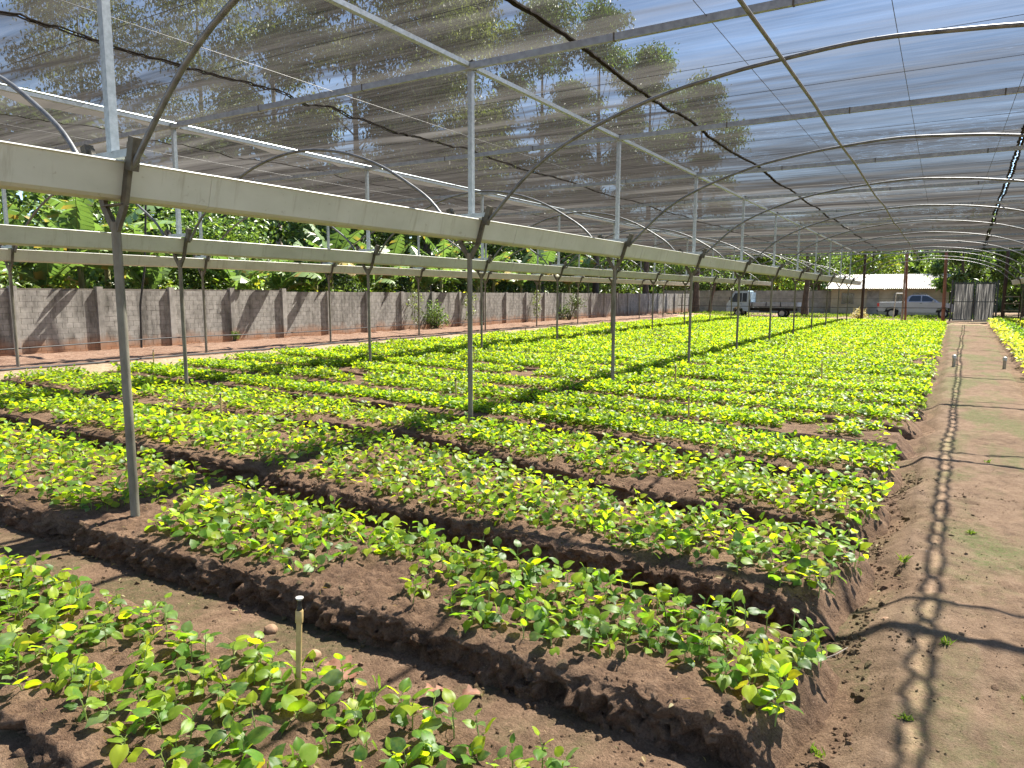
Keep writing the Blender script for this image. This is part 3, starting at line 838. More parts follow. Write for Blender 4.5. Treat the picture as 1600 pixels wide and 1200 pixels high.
SEED = {}
for i in near_ids:
    H = float(rng.uniform(0.065, 0.16)); nl = int(rng.integers(4, 8)); Lm = float(rng.uniform(0.05, 0.084))
    P, A, yaw, pitch, roll, L, W = plant_leaves(PX[i:i + 1] * 0, PY[i:i + 1] * 0, PZ[i:i + 1] * 0, np.array([H]), nl, np.array([Lm]))
    P = P[0]; A = A[0]
    u, v, w = frames(yaw[0], pitch[0], roll[0])
    _, tid = pick_tint(nl, PN)
    e = empty('seedling', (PX[i], PY[i], PZ[i]))
    tag(e, seedling_label(i, tid, H), 'seedling', 'seedlings planted in the soil beds')
    SEED.setdefault(e['label'], []).append((px[i], e))
    st = MB()
    topi = int(np.argmax(A[:, 2]))
    st.tube([(0, 0, -0.02), A[topi] * 0.5 + np.array([0.003, 0, 0]), A[topi]], [0.0032, 0.0027, 0.002], 5)
    for q in range(nl):
        st.tube([A[q] * 0.93, A[q] * 0.45 + P[q] * 0.55 + np.array([0, 0, 0.004]), P[q]], 0.0014, 4, False)
    st.build('stem', M['stem'], e, True)
    for q in range(nl):
        o = bpy.data.objects.new('leaf', leaf_meshes[tid[q] * 3 + int(rng.integers(0, 3))])
        U, Vv_, Wv = u[q] * L[0, q], v[q] * W[0, q], w[q] * L[0, q]
        o.matrix_basis = Matrix(((U[0], Vv_[0], Wv[0], P[q][0]), (U[1], Vv_[1], Wv[1], P[q][1]), (U[2], Vv_[2], Wv[2], P[q][2]), (0, 0, 0, 1)))
        link(o, e)

for lb, es in SEED.items():          # alike seedlings of one spot are told apart from left to right
    if len(es) > 1:
        es.sort(key=lambda q: q[0])
        names = ['left-hand', 'right-hand'] if len(es) == 2 else ['leftmost', 'second', 'third', 'fourth', 'fifth', 'sixth', 'seventh', 'eighth']
        for q, (_, e) in enumerate(es): e['label'] = names[min(q, len(names) - 1)] + ' ' + lb

SV, SF, ST, off = [], [], [], 0
def push(V, Fs, T):
    global off
    if Fs.shape[1] == 4: Fs = np.concatenate([Fs[:, [0, 1, 2]], Fs[:, [0, 2, 3]]])
    SV.append(V); SF.append(Fs + off); ST.append(T); off += len(V)
bulk = ~is_near
for (lo, hi, nl, tpl, hs, ls, pt) in ((0, 4.6, 6, LF, (0.065, 0.135), (0.05, 0.08), PN), (4.6, 9, 6, LM, (0.085, 0.15), (0.06, 0.085), [0.07, 0.2, 0.34, 0.31, 0.02, 0.06]),
                                      (9, 20, 6, LM, (0.075, 0.13), (0.062, 0.085), [0.05, 0.16, 0.34, 0.40, 0.01, 0.04]), (20, 90, 5, LL, (0.075, 0.13), (0.08, 0.105), [0.05, 0.15, 0.33, 0.43, 0.01, 0.03])):
    dist = np.hypot(PX, PY)
    ids = np.where(bulk & (dist >= lo) & (dist < hi))[0]
    if not len(ids): continue
    n = len(ids)
    H = rng.uniform(*hs, n); Lm = rng.uniform(*ls, n)
    clump = 1 + 0.35 * fbm(PX[ids], PY[ids], None, 0.8, 2, 111)
    H *= clump; Lm *= 0.5 + 0.5 * clump
    P, A, yaw, pitch, roll, L, W = plant_leaves(PX[ids], PY[ids], PZ[ids], H, nl, Lm)
    T, _ = pick_tint(n * nl, pt)
    T = T * np.repeat(1 + 0.2 * fbm(PX[ids], PY[ids], None, 0.5, 3, 121), nl)[:, None]
    push(*scatter(P.reshape(-1, 3), yaw.ravel(), pitch.ravel(), roll.ravel(), L.ravel(), W.ravel(), tpl, T))
    if hi <= 9:      # stems: thin three-sided blades
        top = A[np.arange(n), np.argmax(A[..., 2], 1)]
        b = np.stack([PX[ids], PY[ids], PZ[ids] - 0.02], -1)
        r = 0.003
        o3 = np.array([(r, 0, 0), (-r * 0.5, r * 0.87, 0), (-r * 0.5, -r * 0.87, 0)])
        V = np.concatenate([(b[:, None] + o3[None]), (top[:, None] + o3[None])], 1).reshape(-1, 3)
        a = (np.arange(n) * 6)[:, None]
        q = np.array([(0, 1, 4), (0, 4, 3), (1, 2, 5), (1, 5, 4), (2, 0, 3), (2, 3, 5)])
        push(V, (q[None] + a[:, :, None]).reshape(-1, 3), np.tile((0.17, 0.26, 0.06), (len(V), 1)))
o = np_obj('seedling_crop', np.concatenate(SV), np.concatenate(SF), M['crop'], None, True, np.concatenate(ST))
tag(o, 'dense bright green seedling crop covering the soil beds under the net', 'crop', kind='stuff')

# yellow-leaved plants in the beds right of the path
SV, SF, ST, off = [], [], [], 0
n = 3800
y = rng.uniform(10, 50, n); x = path_right(y) + 0.2 + rng.uniform(0, 1, n) ** 0.9 * 2.4
z = np.full(n, 0.03)
rowm = np.sin((x - path_right(y)) * 5.5)
P, A, yaw, pitch, roll, L, W = plant_leaves(x, y, z, rng.uniform(0.12, 0.28, n), 6, rng.uniform(0.09, 0.13, n))
ylw = (rowm > -0.2)
t1, _ = pick_tint(n * 6, [0.02, 0.05, 0.2, 0.43, 0.28, 0.02]); t2, _ = pick_tint(n * 6, [0.5, 0.35, 0.1, 0.03, 0.0, 0.02])
T = np.where(np.repeat(ylw, 6)[:, None], t1 * 0.8 + 0.07, t2)
push(*scatter(P.reshape(-1, 3), yaw.ravel(), pitch.ravel(), roll.ravel(), L.ravel(), W.ravel(), LL, T))
tag(np_obj('yellow_seedling_crop', np.concatenate(SV), np.concatenate(SF), M['crop'], None, True, np.concatenate(ST)), 'yellow-leaved young plants in the bed right of the path', 'crop', kind='stuff')

# ------------------------------------------------------------------ boundary wall of blocks
WX = -20.5
wall = tag(empty('boundary_wall', (WX, 8.9, 0)), 'long weathered grey block wall with pilasters beyond the beds', 'wall')
WO = np.array([WX, 8.9, 0.0])
WY0, WY1 = 4.5, 66.0
WTOP = lambda Y: 1.78 if Y < 24.2 - 6.6 else 1.70
mw = MB()
mw.box((-0.083, (WY0 + 17.65) / 2 - WO[1], 0.85), (0.14, 17.65 - WY0, 1.80))
mw.box((-0.083, (17.65 + WY1) / 2 - WO[1], 0.80), (0.14, WY1 - 17.65, 1.74))
mw.build('mortar_core', M['mortar'], wall)
BH, BL = 0.146, 0.285
blk = []
pil = [8.9 + 2.19 * k for k in range(-2, 27)]
for c in range(13):
    z = -0.06 + (c + 0.5) * BH
    y = WY0 + (0.5 * BL if c % 2 else 0)
    while y < WY1:
        top = 1.80 if y < 17.65 else 1.72
        if z + BH / 2 < top + 0.03: blk.append((y + BL / 2, z))
        y += BL
blk = np.array(blk)
bpx, _bpy, bd = to_px(np.stack([np.full(len(blk), WX), blk[:, 0], blk[:, 1]], -1))
seen = (bpx > -15) & (bd > 0)
ordb = np.argsort(np.where(seen, bd, 1e6))
big = set(ordb[:300].tolist())
def block_mesh(v):
    rg = np.random.default_rng(v)
    j = rg.uniform(-0.0006, 0.0006, 8)
    b = 0.002
    x0, x1 = -0.06, 0.0
    y, z = BL / 2 - 0.0035, BH / 2 - 0.0035
    V = [(x0, -y, -z), (x0, y, -z), (x0, y, z), (x0, -y, z), (x1 + j[0] - b, -y, -z), (x1 + j[1] - b, y, -z), (x1 + j[2] - b, y, z), (x1 + j[3] - b, -y, z),
         (x1 + j[0], -y + b, -z + b), (x1 + j[1], y - b, -z + b), (x1 + j[2], y - b, z - b), (x1 + j[3], -y + b, z - b)]
    Fs = [(0, 1, 5, 4), (1, 2, 6, 5), (2, 3, 7, 6), (3, 0, 4, 7), (4, 5, 9, 8), (5, 6, 10, 9), (6, 7, 11, 10), (7, 4, 8, 11), (8, 9, 10, 11)]
    return np.array(V), np.array(Fs)
bm_ = [block_mesh(v) for v in range(6)]
bme = [np_mesh('block', V, Fs, M['block']) for V, Fs in bm_]
SV, SF, off = [], [], 0
for i, (y, z) in enumerate(blk):
    if i in big:
        o = bpy.data.objects.new('block', bme[i % 6]); o.location = (float(rng.uniform(-0.001, 0.001)), y - WO[1], z); link(o, wall)
    else:
        V, Fs = bm_[i % 6]
        SV.append(V + np.array([rng.uniform(-0.001, 0.001), y - WO[1], z])); SF.append(Fs + off); off += len(V)
tag(np_obj('block_courses', np.concatenate(SV), np.concatenate(SF), M['block'], wall), kind='stuff')
pm1 = MB().box((0.0, 0, 0.86), (0.15, 0.17, 1.90)).mesh('pilaster', M['pilaster'])
pm2 = MB().box((0.0, 0, 0.82), (0.15, 0.17, 1.82)).mesh('pilaster', M['pilaster'])
for y in pil:
    o = bpy.data.objects.new('pilaster', pm1 if y < 17.8 else pm2); o.location = (0, y - WO[1], 0); link(o, wall)

# ------------------------------------------------------------------ trees and plants
def blob(cl, n, L, asp, tpl, tints, p, droop=0.0, shell=0.6, jit=0.25):
    """leaves spread through ellipsoids cl = [(x,y,z,rx,ry,rz)]"""
    cl = np.array(cl, float)
    vol = cl[:, 3] * cl[:, 4] * cl[:, 5]; pr = vol ** 0.7; pr /= pr.sum()
    c = rng.choice(len(cl), n, p=pr)
    d = rng.standard_normal((n, 3)); d /= np.linalg.norm(d, axis=1, keepdims=True)
    r = rng.uniform(0, 1, n) ** (1 / 3 * shell)
    P = cl[c, :3] + d * r[:, None] * cl[c, 3:] * (1 + 0.25 * rng.standard_normal((n, 1)))
    yaw = rng.uniform(0, 6.283, n); pitch = np.radians(rng.normal(-10 - 55 * droop, 30, n)); roll = np.radians(rng.normal(0, 45, n))
    Ls = L * rng.uniform(0.6, 1.35, n)
    ti = rng.choice(len(tints), n, p=p)
    ctone = 1 + 0.28 * rng.standard_normal(len(cl))
    T = np.array(tints)[ti] * (ctone[c] * (1 + jit * rng.standard_normal(n))).clip(0.35, 1.9)[:, None]
    return scatter(P, yaw, pitch, roll, Ls, Ls * asp, tpl, T)

G_DARK = [(0.022, 0.046, 0.017), (0.04, 0.078, 0.026), (0.068, 0.12, 0.036), (0.12, 0.175, 0.052)]
G_MID = [(0.03, 0.066, 0.022), (0.06, 0.115, 0.032), (0.1, 0.17, 0.045), (0.17, 0.24, 0.065)]
G_LIME = [(0.06, 0.12, 0.02), (0.11, 0.19, 0.03), (0.19, 0.27, 0.04), (0.36, 0.34, 0.05)]
G_OLIVE = [(0.06, 0.085, 0.03), (0.1, 0.13, 0.05), (0.15, 0.18, 0.07), (0.21, 0.23, 0.1)]
PW = [0.25, 0.35, 0.27, 0.13]

def tree(name, base, h, spread, n, L, asp, tints, label, tr=0.16, crown_lo=0.35, ncl=9, droop=0.2, bark='bark', group=None, tpl=None, lean=(0, 0), cat='tree'):
    b = np.array(base, float)
    e = tag(empty(name, base), label, cat, group)
    mbt = MB()
    top = np.array([lean[0], lean[1], h * 0.85])
    tp = [np.array([0, 0, -0.15]), np.array([0, 0, 0.12 * h]) + top * 0, top * 0.45 + np.array([0.1, -0.05, 0]), top * 0.75, top]
    mbt.tube(tp, [tr * 1.5, tr, tr * 0.8, tr * 0.5, tr * 0.18], 9)
    cl = []
    for i in range(ncl):
        f = crown_lo + (1 - crown_lo) * (i + 0.5) / ncl
        a = i * 2.4 + rng.uniform(-0.4, 0.4)
        rad = spread * (0.25 + 0.6 * math.sin(math.pi * min(1, 0.2 + 0.75 * (f - crown_lo) / (1 - crown_lo)))) * rng.uniform(0.6, 1.1)
        c = top * f / 0.95 * np.array([1, 1, 0]) + np.array([rad * math.cos(a), rad * math.sin(a), h * f])
        s = spread * rng.uniform(0.28, 0.5)
        cl.append((*c, s, s, s * rng.uniform(0.55, 0.85)))
        st = top * (f * 0.72 / 0.85)
        mid = (st + c) / 2 + np.array([0, 0, -0.04 * h])
        mbt.tube([st, mid, c], [tr * 0.42 * (1.2 - f), tr * 0.25 * (1.2 - f), 0.012], 6)
    cl.append((top[0], top[1], h * 0.93, spread * 0.35, spread * 0.35, h * 0.1))
    mbt.build('trunk', M[bark], e, True)
    V, Fs, T = blob(cl, n, L, asp, tpl or LL, tints, PW, droop)
    np_obj('crown', V, Fs, M['tree'], e, True, T)
    return e

def shrub(name, base, rx, rz, n, L, asp, tints, label, group=None, tpl=None, droop=0.0, cat='shrub', ncl=7, p=PW):
    e = tag(empty(name, base), label, cat, group)
    cl = []
    st = MB()
    for i in range(ncl):
        a = i * 2.4; r = rx * rng.uniform(0.1, 0.7)
        c = (r * math.cos(a), r * math.sin(a), rz * rng.uniform(0.35, 1.5))
        s = rng.uniform(0.3, 0.5)
        cl.append((*c, rx * s, rx * s, rz * s))
        st.tube([(0.05 * math.cos(a), 0.05 * math.sin(a), -0.05), (c[0] * 0.5, c[1] * 0.5, c[2] * 0.6), c], [0.03, 0.02, 0.008], 5)
    st.build('stem', M['bark'], e, True)
    V, Fs, T = blob(cl, n, L, asp, tpl or LL, tints, p, droop)
    V[:, 2] = np.maximum(V[:, 2], 0.01)
    np_obj('foliage', V, Fs, M['tree'], e, True, T)
    return e

# banana plants: each big leaf its own part
def banana_leaf(v):
    rg = np.random.default_rng(100 + v)
    n = 16
    t = np.linspace(0, 1, n)
    arch = [1.1, 1.5, 1.9, 0.9, 2.2][v]
    ang = R_([78, 70, 62, 82, 55][v]) - arch * t ** 1.4
    ds = 1.0 / (n - 1)
    X = np.concatenate([[0], np.cumsum(np.cos(ang[:-1]) * ds)]); Z = np.concatenate([[0], np.cumsum(np.sin(ang[:-1]) * ds)])
    hw = 0.155 * np.clip((t - 0.12) / 0.16, 0, 1) ** 0.7 * np.clip((1 - t) / 0.25, 0, 1) ** 0.55
    V = []; Fs = []; C = []
    base = np.array([(0.07, 0.125, 0.055), (0.1, 0.165, 0.07), (0.14, 0.21, 0.09), (0.06, 0.11, 0.048), (0.24, 0.21, 0.09)][v])
    for s in (-1, 1):
        split = rg.uniform(0, 1, n) > 0.45
        fold = rg.uniform(0.1, 0.5)
        for i in range(n - 1):
            if hw[i] < 1e-4 and hw[i + 1] < 1e-4: continue
            g0 = 0.22 * ds if split[i] else 0; g1 = 0.22 * ds if split[(i + 1) % n] else 0
            dr = rg.uniform(-0.03, 0.05) if (split[i] or split[(i + 1) % n]) else 0.0
            f = fold + dr * 6
            def edge(j, gg):
                return (X[j] + gg * math.cos(ang[j]) - 0.3 * hw[j] * math.sin(ang[j]) * f, s * hw[j] * math.cos(min(1.3, f)), Z[j] + gg * math.sin(ang[j]) - hw[j] * math.sin(min(1.3, f)) * 0.9)
            b = len(V)
            V += [(X[i], 0, Z[i]), (X[i + 1], 0, Z[i + 1]), edge(i + 1, -g1), edge(i, g0)]
            Fs.append((b, b + 1, b + 2, b + 3) if s > 0 else (b + 3, b + 2, b + 1, b))
            cc = base * rg.uniform(0.85, 1.15)
            tipb = np.array([0.3, 0.17, 0.06]) if (v == 4 or rg.uniform() < 0.08) else cc
            C += [cc * 1.15, cc * 1.15, tipb, tipb]
    b = len(V)
    for i in range(n):      # midrib
        w = 0.012 * (1 - 0.8 * t[i])
        V += [(X[i], -w, Z[i] + 0.002), (X[i], w, Z[i] + 0.002), (X[i] + w * 1.2 * math.sin(ang[i]), 0, Z[i] - w * 1.4 * math.cos(ang[i]) - 0.002)]
        C += [np.array((0.22, 0.28, 0.09))] * 3
    for i in range(n - 1):
        for q in range(3):
            a0 = b + i * 3 + q; a1 = b + i * 3 + (q + 1) % 3
            Fs.append((a0, a1, a1 + 3, a0 + 3))
    return np_mesh('leaf', np.array(V), np.array(Fs), M['banana'], False, np.array(C))
BLEAF = [banana_leaf(v) for v in range(5)]
def banana(base, h, nl, L, label):
    e = tag(empty('banana_plant', base, rng.uniform(0, 6)), label, 'banana plant', 'banana plants behind the block wall')
    MB().tube([(0, 0, -0.1), (0.02, 0, h * 0.5), (0.05, 0.02, h), (0.06, 0.02, h + 0.25)], [0.13, 0.105, 0.075, 0.03], 9).build('pseudostem', M['pseudo'], e, True)
    for q in range(nl):
        o = bpy.data.objects.new('leaf', BLEAF[int(rng.choice(5, p=[0.26, 0.26, 0.2, 0.2, 0.08]))])
        s = L * rng.uniform(0.75, 1.15)
        o.location = (0.05, 0.02, h * rng.uniform(0.9, 1.06)); o.rotation_euler = (rng.uniform(-0.2, 0.2), rng.uniform(-0.15, 0.2), q * 2.4 + rng.uniform(-0.3, 0.3)); o.scale = (s, s * rng.uniform(0.9, 1.2), s)
        link(o, e)
ORD = ['leftmost', 'second', 'third', 'fourth', 'fifth', 'sixth', 'seventh', 'eighth', 'ninth', 'tenth', 'eleventh', 'twelfth', 'thirteenth', 'fourteenth', 'fifteenth', 'sixteenth', 'seventeenth', 'eighteenth', 'nineteenth', 'twentieth']
bn = [(-23.4, 7.6, 2.2, 2.1), (-22.4, 9.4, 1.9, 1.9), (-22.3, 11.5, 2.3, 2.3), (-23.0, 12.6, 2.6, 2.5), (-22.0, 13.4, 1.5, 2.2), (-22.4, 18.9, 1.6, 2.0), (-22.1, 20.6, 1.9, 2.2), (-23.0, 22.2, 2.4, 2.4), (-22.0, 23.6, 1.7, 2.1), (-22.6, 25.6, 2.1, 2.3),
      (-22.1, 27.6, 1.8, 2.1), (-22.8, 29.8, 2.3, 2.3), (-22.0, 32.0, 1.9, 2.1), (-22.5, 34.4, 2.3, 2.4), (-22.1, 37.0, 2.0, 2.2), (-22.6, 40.0, 2.4, 2.4), (-22.2, 43.5, 2.1, 2.3), (-22.4, 47.0, 2.3, 2.3), (-22.0, 16.6, 1.6, 2.0), (-21.9, 10.2, 1.6, 2.0)]
bn.sort(key=lambda q: q[1])
for i, (x, y, h, L) in enumerate(bn):
    where = f'{ORD[i]} banana plant from the left behind block wall' if i else 'leftmost banana plant behind the block wall'
    banana((x + 0.25, y, 0.03), h, 11, L * 1.12, where)

# low plants showing over the wall
low = [(-21.5, 10.6, 1.35, 0.5, G_LIME, 'bright lime bush topping the wall by leftmost post'), (-21.7, 8.9, 1.5, 0.7, G_MID, 'broad-leaved bush over the wall at far left'), (-21.4, 13.9, 1.3, 0.4, G_LIME, 'small lime plant over the wall below banana leaves'),
       (-21.4, 15.9, 1.3, 0.45, G_LIME, 'yellow-green croton leaning over wall, first of two'), (-21.4, 17.2, 1.25, 0.4, G_LIME, 'yellow-green croton at the step in the wall'), (-21.5, 19.4, 1.2, 0.5, G_LIME, 'variegated croton right of the wall step'),
       (-21.5, 20.9, 1.25, 0.55, G_LIME, 'wide yellow croton above the wall left of mid post'), (-21.4, 23.2, 1.25, 0.55, G_LIME, 'yellow croton just left of the wall bush'), (-21.5, 24.6, 1.3, 0.5, G_LIME, 'yellow croton directly above the wall bush'), (-21.5, 29.2, 1.35, 0.55, G_LIME, 'lime plant above the wall right of mid post'), (-21.6, 12.3, 1.2, 0.6, G_DARK, 'dark bush over the wall behind the hanging black pipe')]
for (x, y, z, r, tn, lb) in low:
    shrub('wall_top_plant', (x, y, 0.05), r * 1.2, z * 0.95, 340, 0.2, 0.5, tn, lb, tpl=LM, cat='plant')
shb = [(-23.8, 15.2, 1.9, 2.6, 2600, G_MID, 'dense small-leaved shrub between two banana clumps'), (-23.4, 17.2, 1.8, 2.4, 2400, G_MID, 'dense pale shrub right of the first shrub'), (-25.2, 10.4, 2.2, 2.8, 2200, G_DARK, 'dark shrub behind the leftmost bananas'), (-24.8, 20.6, 2.0, 2.6, 1800, G_DARK, 'dark shrub behind the middle bananas'),
       (-24.9, 26.0, 2.3, 2.8, 1800, G_DARK, 'dark shrub behind bananas above the wall bush'), (-25.2, 31.5, 2.4, 2.9, 1800, G_DARK, 'dark shrub behind bananas right of mid post'), (-25.2, 37.0, 2.4, 2.9, 1600, G_DARK, 'dark shrub behind the far bananas'), (-25.0, 43.0, 2.6, 3.0, 1600, G_DARK, 'dark shrub behind the last bananas'), (-25.0, 50.0, 2.6, 3.0, 1600, G_MID, 'shrub past the last banana plant'), (-26.0, 5.5, 2.4, 2.9, 1500, G_MID, 'shrub at the far left picture edge behind wall')]
for (x, y, r, z, n, tn, lb) in shb:
    shrub('shrub', (x - (0.2 if 'small-leaved' in lb or 'pale shrub' in lb else 1.6), y, 0.03), r, z * 1.1, int(n * 1.5), 0.2, 0.55, tn, lb, 'shrubs behind the block wall', ncl=12)
shrub('wall_bush', (-20.0, 26.0, 0.03), 0.75, 0.75, 900, 0.11, 0.5, G_MID, 'leafy bush growing against the block wall', ncl=9)
shrub('wall_bush', (-20.0, 39.7, 0.03), 0.9, 0.95, 800, 0.13, 0.5, G_DARK, 'dark green bush against the wall farther away', ncl=9)
shrub('weed', (-20.1, 15.2, 0.05), 0.22, 0.2, 160, 0.08, 0.4, G_MID, 'small weed at the foot of the wall', cat='weed', ncl=4)
def creeper(y, z0, z1, n, label):
    e = tag(empty('creeper', (-20.35, y, 1.75)), label, 'creeper')
    cl = [(0.05 + 0.06 * q % 0.1, 0.35 * math.sin(q * 2.1), -0.1 - (z1 - z0) * q / 6, 0.1, 0.28 * (1 - q * 0.09), 0.22) for q in range(7)]
    st = MB()
    for q in range(3): st.tube([(-0.15, -0.1 + 0.1 * q, 0.05), (0.02, -0.1 + 0.12 * q, -0.3), (0.04, -0.15 + 0.16 * q, -(z1 - z0))], 0.008, 4)
    st.build('stem', M['bark'], e)
    V, Fs, T = blob(cl, n, 0.1, 0.5, LM, G_OLIVE, PW, 0.5)
    np_obj('foliage', V, Fs, M['tree'], e, True, T)
creeper(24.9, 0.5, 1.7, 260, 'straggly creeper hanging down the wall above the bush')
creeper(29.2, 0.4, 1.7, 260, 'dry creeper hanging on the wall right of mid post')
creeper(36.0, 0.4, 1.6, 260, 'creeper hanging on the distant part of the wall')

tall = [(-52, 28, 24, 4.5, 2600, G_OLIVE, 'palebark', 'tall thin tree seen through net at far left'), (-47, 33.7, 26, 4.2, 2400, G_OLIVE, 'palebark', 'tall slender tree through net left of near hoop'), (-38.5, 33, 24, 3.6, 2200, G_OLIVE, 'palebark', 'tall slender tree through net right of near hoop'), (-31.5, 33.2, 23, 4.8, 5200, G_OLIVE, 'bark', 'dense tall tree through net left of centre'),
        (-26.9, 34.2, 23, 4.6, 5200, G_OLIVE, 'bark', 'dense tall tree through net above the centre post'), (-28.4, 41.0, 22, 4.0, 3600, G_OLIVE, 'bark', 'tall tree through net right of the centre post'), (-26.0, 46.8, 22.5, 4.0, 3400, G_MID, 'bark', 'tall tree through net left of the dark net seam'), (-23.4, 51, 23, 3.6, 3200, G_MID, 'bark', 'tall tree through net crossing the dark seam'),
        (-21.0, 55.5, 20.5, 3.4, 2800, G_MID, 'bark', 'tree through net just right of the dark seam'), (-18.6, 61.5, 19.6, 3.2, 2400, G_MID, 'bark', 'rightmost and lowest tree seen through net')]
for (x, y, h, sp, n, tn, bk, lb) in tall:
    tree('tall_tree', (x, y, 0), h, sp, int(n * 5.2), 0.29, 0.45, tn, lb, tr=0.24, crown_lo=0.35 if n > 3000 else 0.45, ncl=15, droop=0.6, bark=bk, group='tall trees seen through the net')
mids = [(-30, 9, 8.5, 3.6, G_DARK), (-32, 16, 9, 3.8, G_MID), (-30, 22.5, 9, 3.6, G_DARK), (-29.5, 29, 8.5, 3.4, G_MID), (-29, 36, 9, 3.5, G_DARK), (-28.5, 44, 9, 3.5, G_MID), (-27, 52, 9, 3.5, G_DARK), (-25, 59, 8.5, 3.4, G_DARK), (-33, 3, 9, 3.8, G_MID)]
for i, (x, y, h, sp, tn) in enumerate(mids):
    tree('broadleaf_tree', (x, y, 0), h, sp, 5200, 0.36, 0.55, tn, ['tree behind the leftmost bananas', 'tree behind the dense shrubs left of centre', 'tree behind the bananas left of centre', 'tree behind the bananas over the wall bush', 'tree behind bananas right of centre', 'tree behind the far wall bush', 'tree behind the shaded stretch of wall', 'dark tree at the far end of the wall', 'tree at the extreme left behind the wall'][i],
         tr=0.16, crown_lo=0.22, ncl=13, droop=0.2, group='trees behind the block wall')
farT = [(-22.5, 72, 8, 3.2, G_MID, 'green tree left of the parked truck'), (-18.5, 76, 8.5, 3.4, G_MID, 'green tree directly behind the truck cab'), (-14.5, 75, 8, 3.2, G_LIME, 'yellow-green tree behind the truck bed'), (-6.2, 78, 8.5, 3.4, G_LIME, 'yellow-flowering tree left of the tin roof'), (1.0, 63.6, 6.6, 1.9, G_MID, 'tree with branches hanging over the tin roof'),
        (2.2, 72, 8, 3.1, G_MID, 'tree with orange tips behind the gate'), (5.6, 70, 8, 3.0, G_DARK, 'dark tree right of the gate'), (-11.6, 82, 9, 3.6, G_DARK, 'dark tree far behind the trunk'), (8.5, 78, 9, 3.5, G_MID, 'tree at the right picture edge behind the side net')]
for (x, y, h, sp, tn, lb) in farT:
    tree('yard_tree', (x, y, 0), h, sp, 7500, 0.3, 0.5, tn, lb, tr=0.16, crown_lo=0.3, ncl=12, droop=0.25, group='trees at the far end')
tree('shade_tree', (-9.4, 60, 0), 7.5, 3.0, 2600, 0.24, 0.5, G_DARK, 'dark-trunked tree standing right of the parked truck', tr=0.24, crown_lo=0.42, ncl=12, droop=0.2)
tree('shade_tree', (-17.6, 62.5, 0), 6.8, 2.6, 2200, 0.24, 0.5, G_MID, 'leaning tree left of the truck by the concrete fence', tr=0.14, crown_lo=0.36, ncl=10, droop=0.2, lean=(0.6, 0))
# far wood reading as one mass
cl = []
for x in np.arange(-60, 50, 2.2): cl.append((x, 98 + rng.uniform(-8, 8), rng.uniform(2, 4.5), 3.6, 3, rng.uniform(4.5, 6)))
for y in np.arange(-6, 104, 3.5): cl.append((-46 + rng.uniform(-4, 4) , y, rng.uniform(3, 5), 4, 4, rng.uniform(5, 7)))
V, Fs, T = blob(cl, 65000, 0.95, 0.62, LL, G_DARK, PW, 0.3)
tag(np_obj('far_wood', V, Fs, M['tree'], None, True, T), 'dark green wood closing the view behind the nursery', 'wood', kind='stuff')

# grass at the far end
n = 16000
x = rng.uniform(-19, 5, n); y = rng.uniform(52.4, 75, n)
gm_ = (fbm(x, y, None, 0.35, 3, 131) > -0.05) & ~((x > 0.2) & (x < 3) & (y < 58))
x, y = x[gm_], y[gm_]; n = len(x)
P = np.stack([x, y, ground_z(x, y) - 0.01], -1)
V, Fs, T = scatter(P, rng.uniform(0, 6.28, n), np.radians(rng.uniform(40, 85, n)), rng.uniform(-1, 1, n), rng.uniform(0.1, 0.26, n), np.full(n, 0.05), LL, np.array(G_LIME)[rng.integers(0, 3, n)] * rng.uniform(0.7, 1.2, (n, 1)))
tag(np_obj('grass', V, Fs, M['grass'], None, False, T), 'short green grass around the parked vehicles', 'grass', kind='stuff')

# ------------------------------------------------------------------ far end: fence, building, gate, vehicles
fe = tag(empty('concrete_fence', (-16, 67, 0)), 'grey concrete panel fence behind the parked truck', 'fence')
cp = MB().box((0, 0, 0.25), (2.02, 0.06, 0.49)).mesh('panel', M['concrete']); ct = MB().box((0, 0, 0.98), (0.14, 0.16, 2.1)).mesh('fence_post', M['concrete'])
for i in range(8):
    X = -22.3 + i * 2.15
    o = bpy.data.objects.new('fence_post', ct); o.location = (X + 16 - 1.075, 0, 0); link(o, fe)
    for r in range(4):
        o = bpy.data.objects.new('panel', cp); o.location = (X + 16, 0.01 * (r % 2), r * 0.5); link(o, fe)

hb = tag(empty('tin_roof_building', (-4, 66, 0)), 'low beige building with pale corrugated roof behind the car', 'building')
b = MB(); b.box((0, 3.2, 1.05), (8.6, 6.0, 2.1)); b.build('wall', M['plaster'], hb)
nx = 130; X = np.linspace(-4.7, 4.35, nx)
zz = 0.028 * np.where(np.arange(nx) % 2, 1, -1)
V = np.concatenate([np.stack([X, np.full(nx, -0.65), 2.16 + zz], -1), np.stack([X, np.full(nx, 4.2), 3.42 + zz], -1), np.stack([X, np.full(nx, -0.65), 2.13 + zz], -1)])
i = np.arange(nx - 1)
np_obj('roof', V, [np.stack([i, i + 1, i + 1 + nx, i + nx], 1), np.stack([i + 1, i, i + 2 * nx, i + 1 + 2 * nx], 1)], M['roof'], hb)
for X in (-3.0, 0.9, 2.3):
    w = MB().box((X, 0.19, 1.32), (0.95, 0.06, 0.85)).build('window', M['glass'], hb)
    fr = MB()
    for s in (-1, 0, 1): fr.box((X + s * 0.46, 0.145, 1.32), (0.05, 0.06, 0.93))
    for s in (-1, 1): fr.box((X, 0.142, 1.32 + s * 0.44), (0.97, 0.05, 0.05))
    fr.build('frame', M['concrete'], w)
d = MB().box((-1.1, 0.18, 0.98), (0.9, 0.06, 1.95)).build('door', M['concrete'], hb)
MB().box((-0.75, 0.13, 1.0), (0.04, 0.05, 0.14)).build('handle', M['rim'], d)

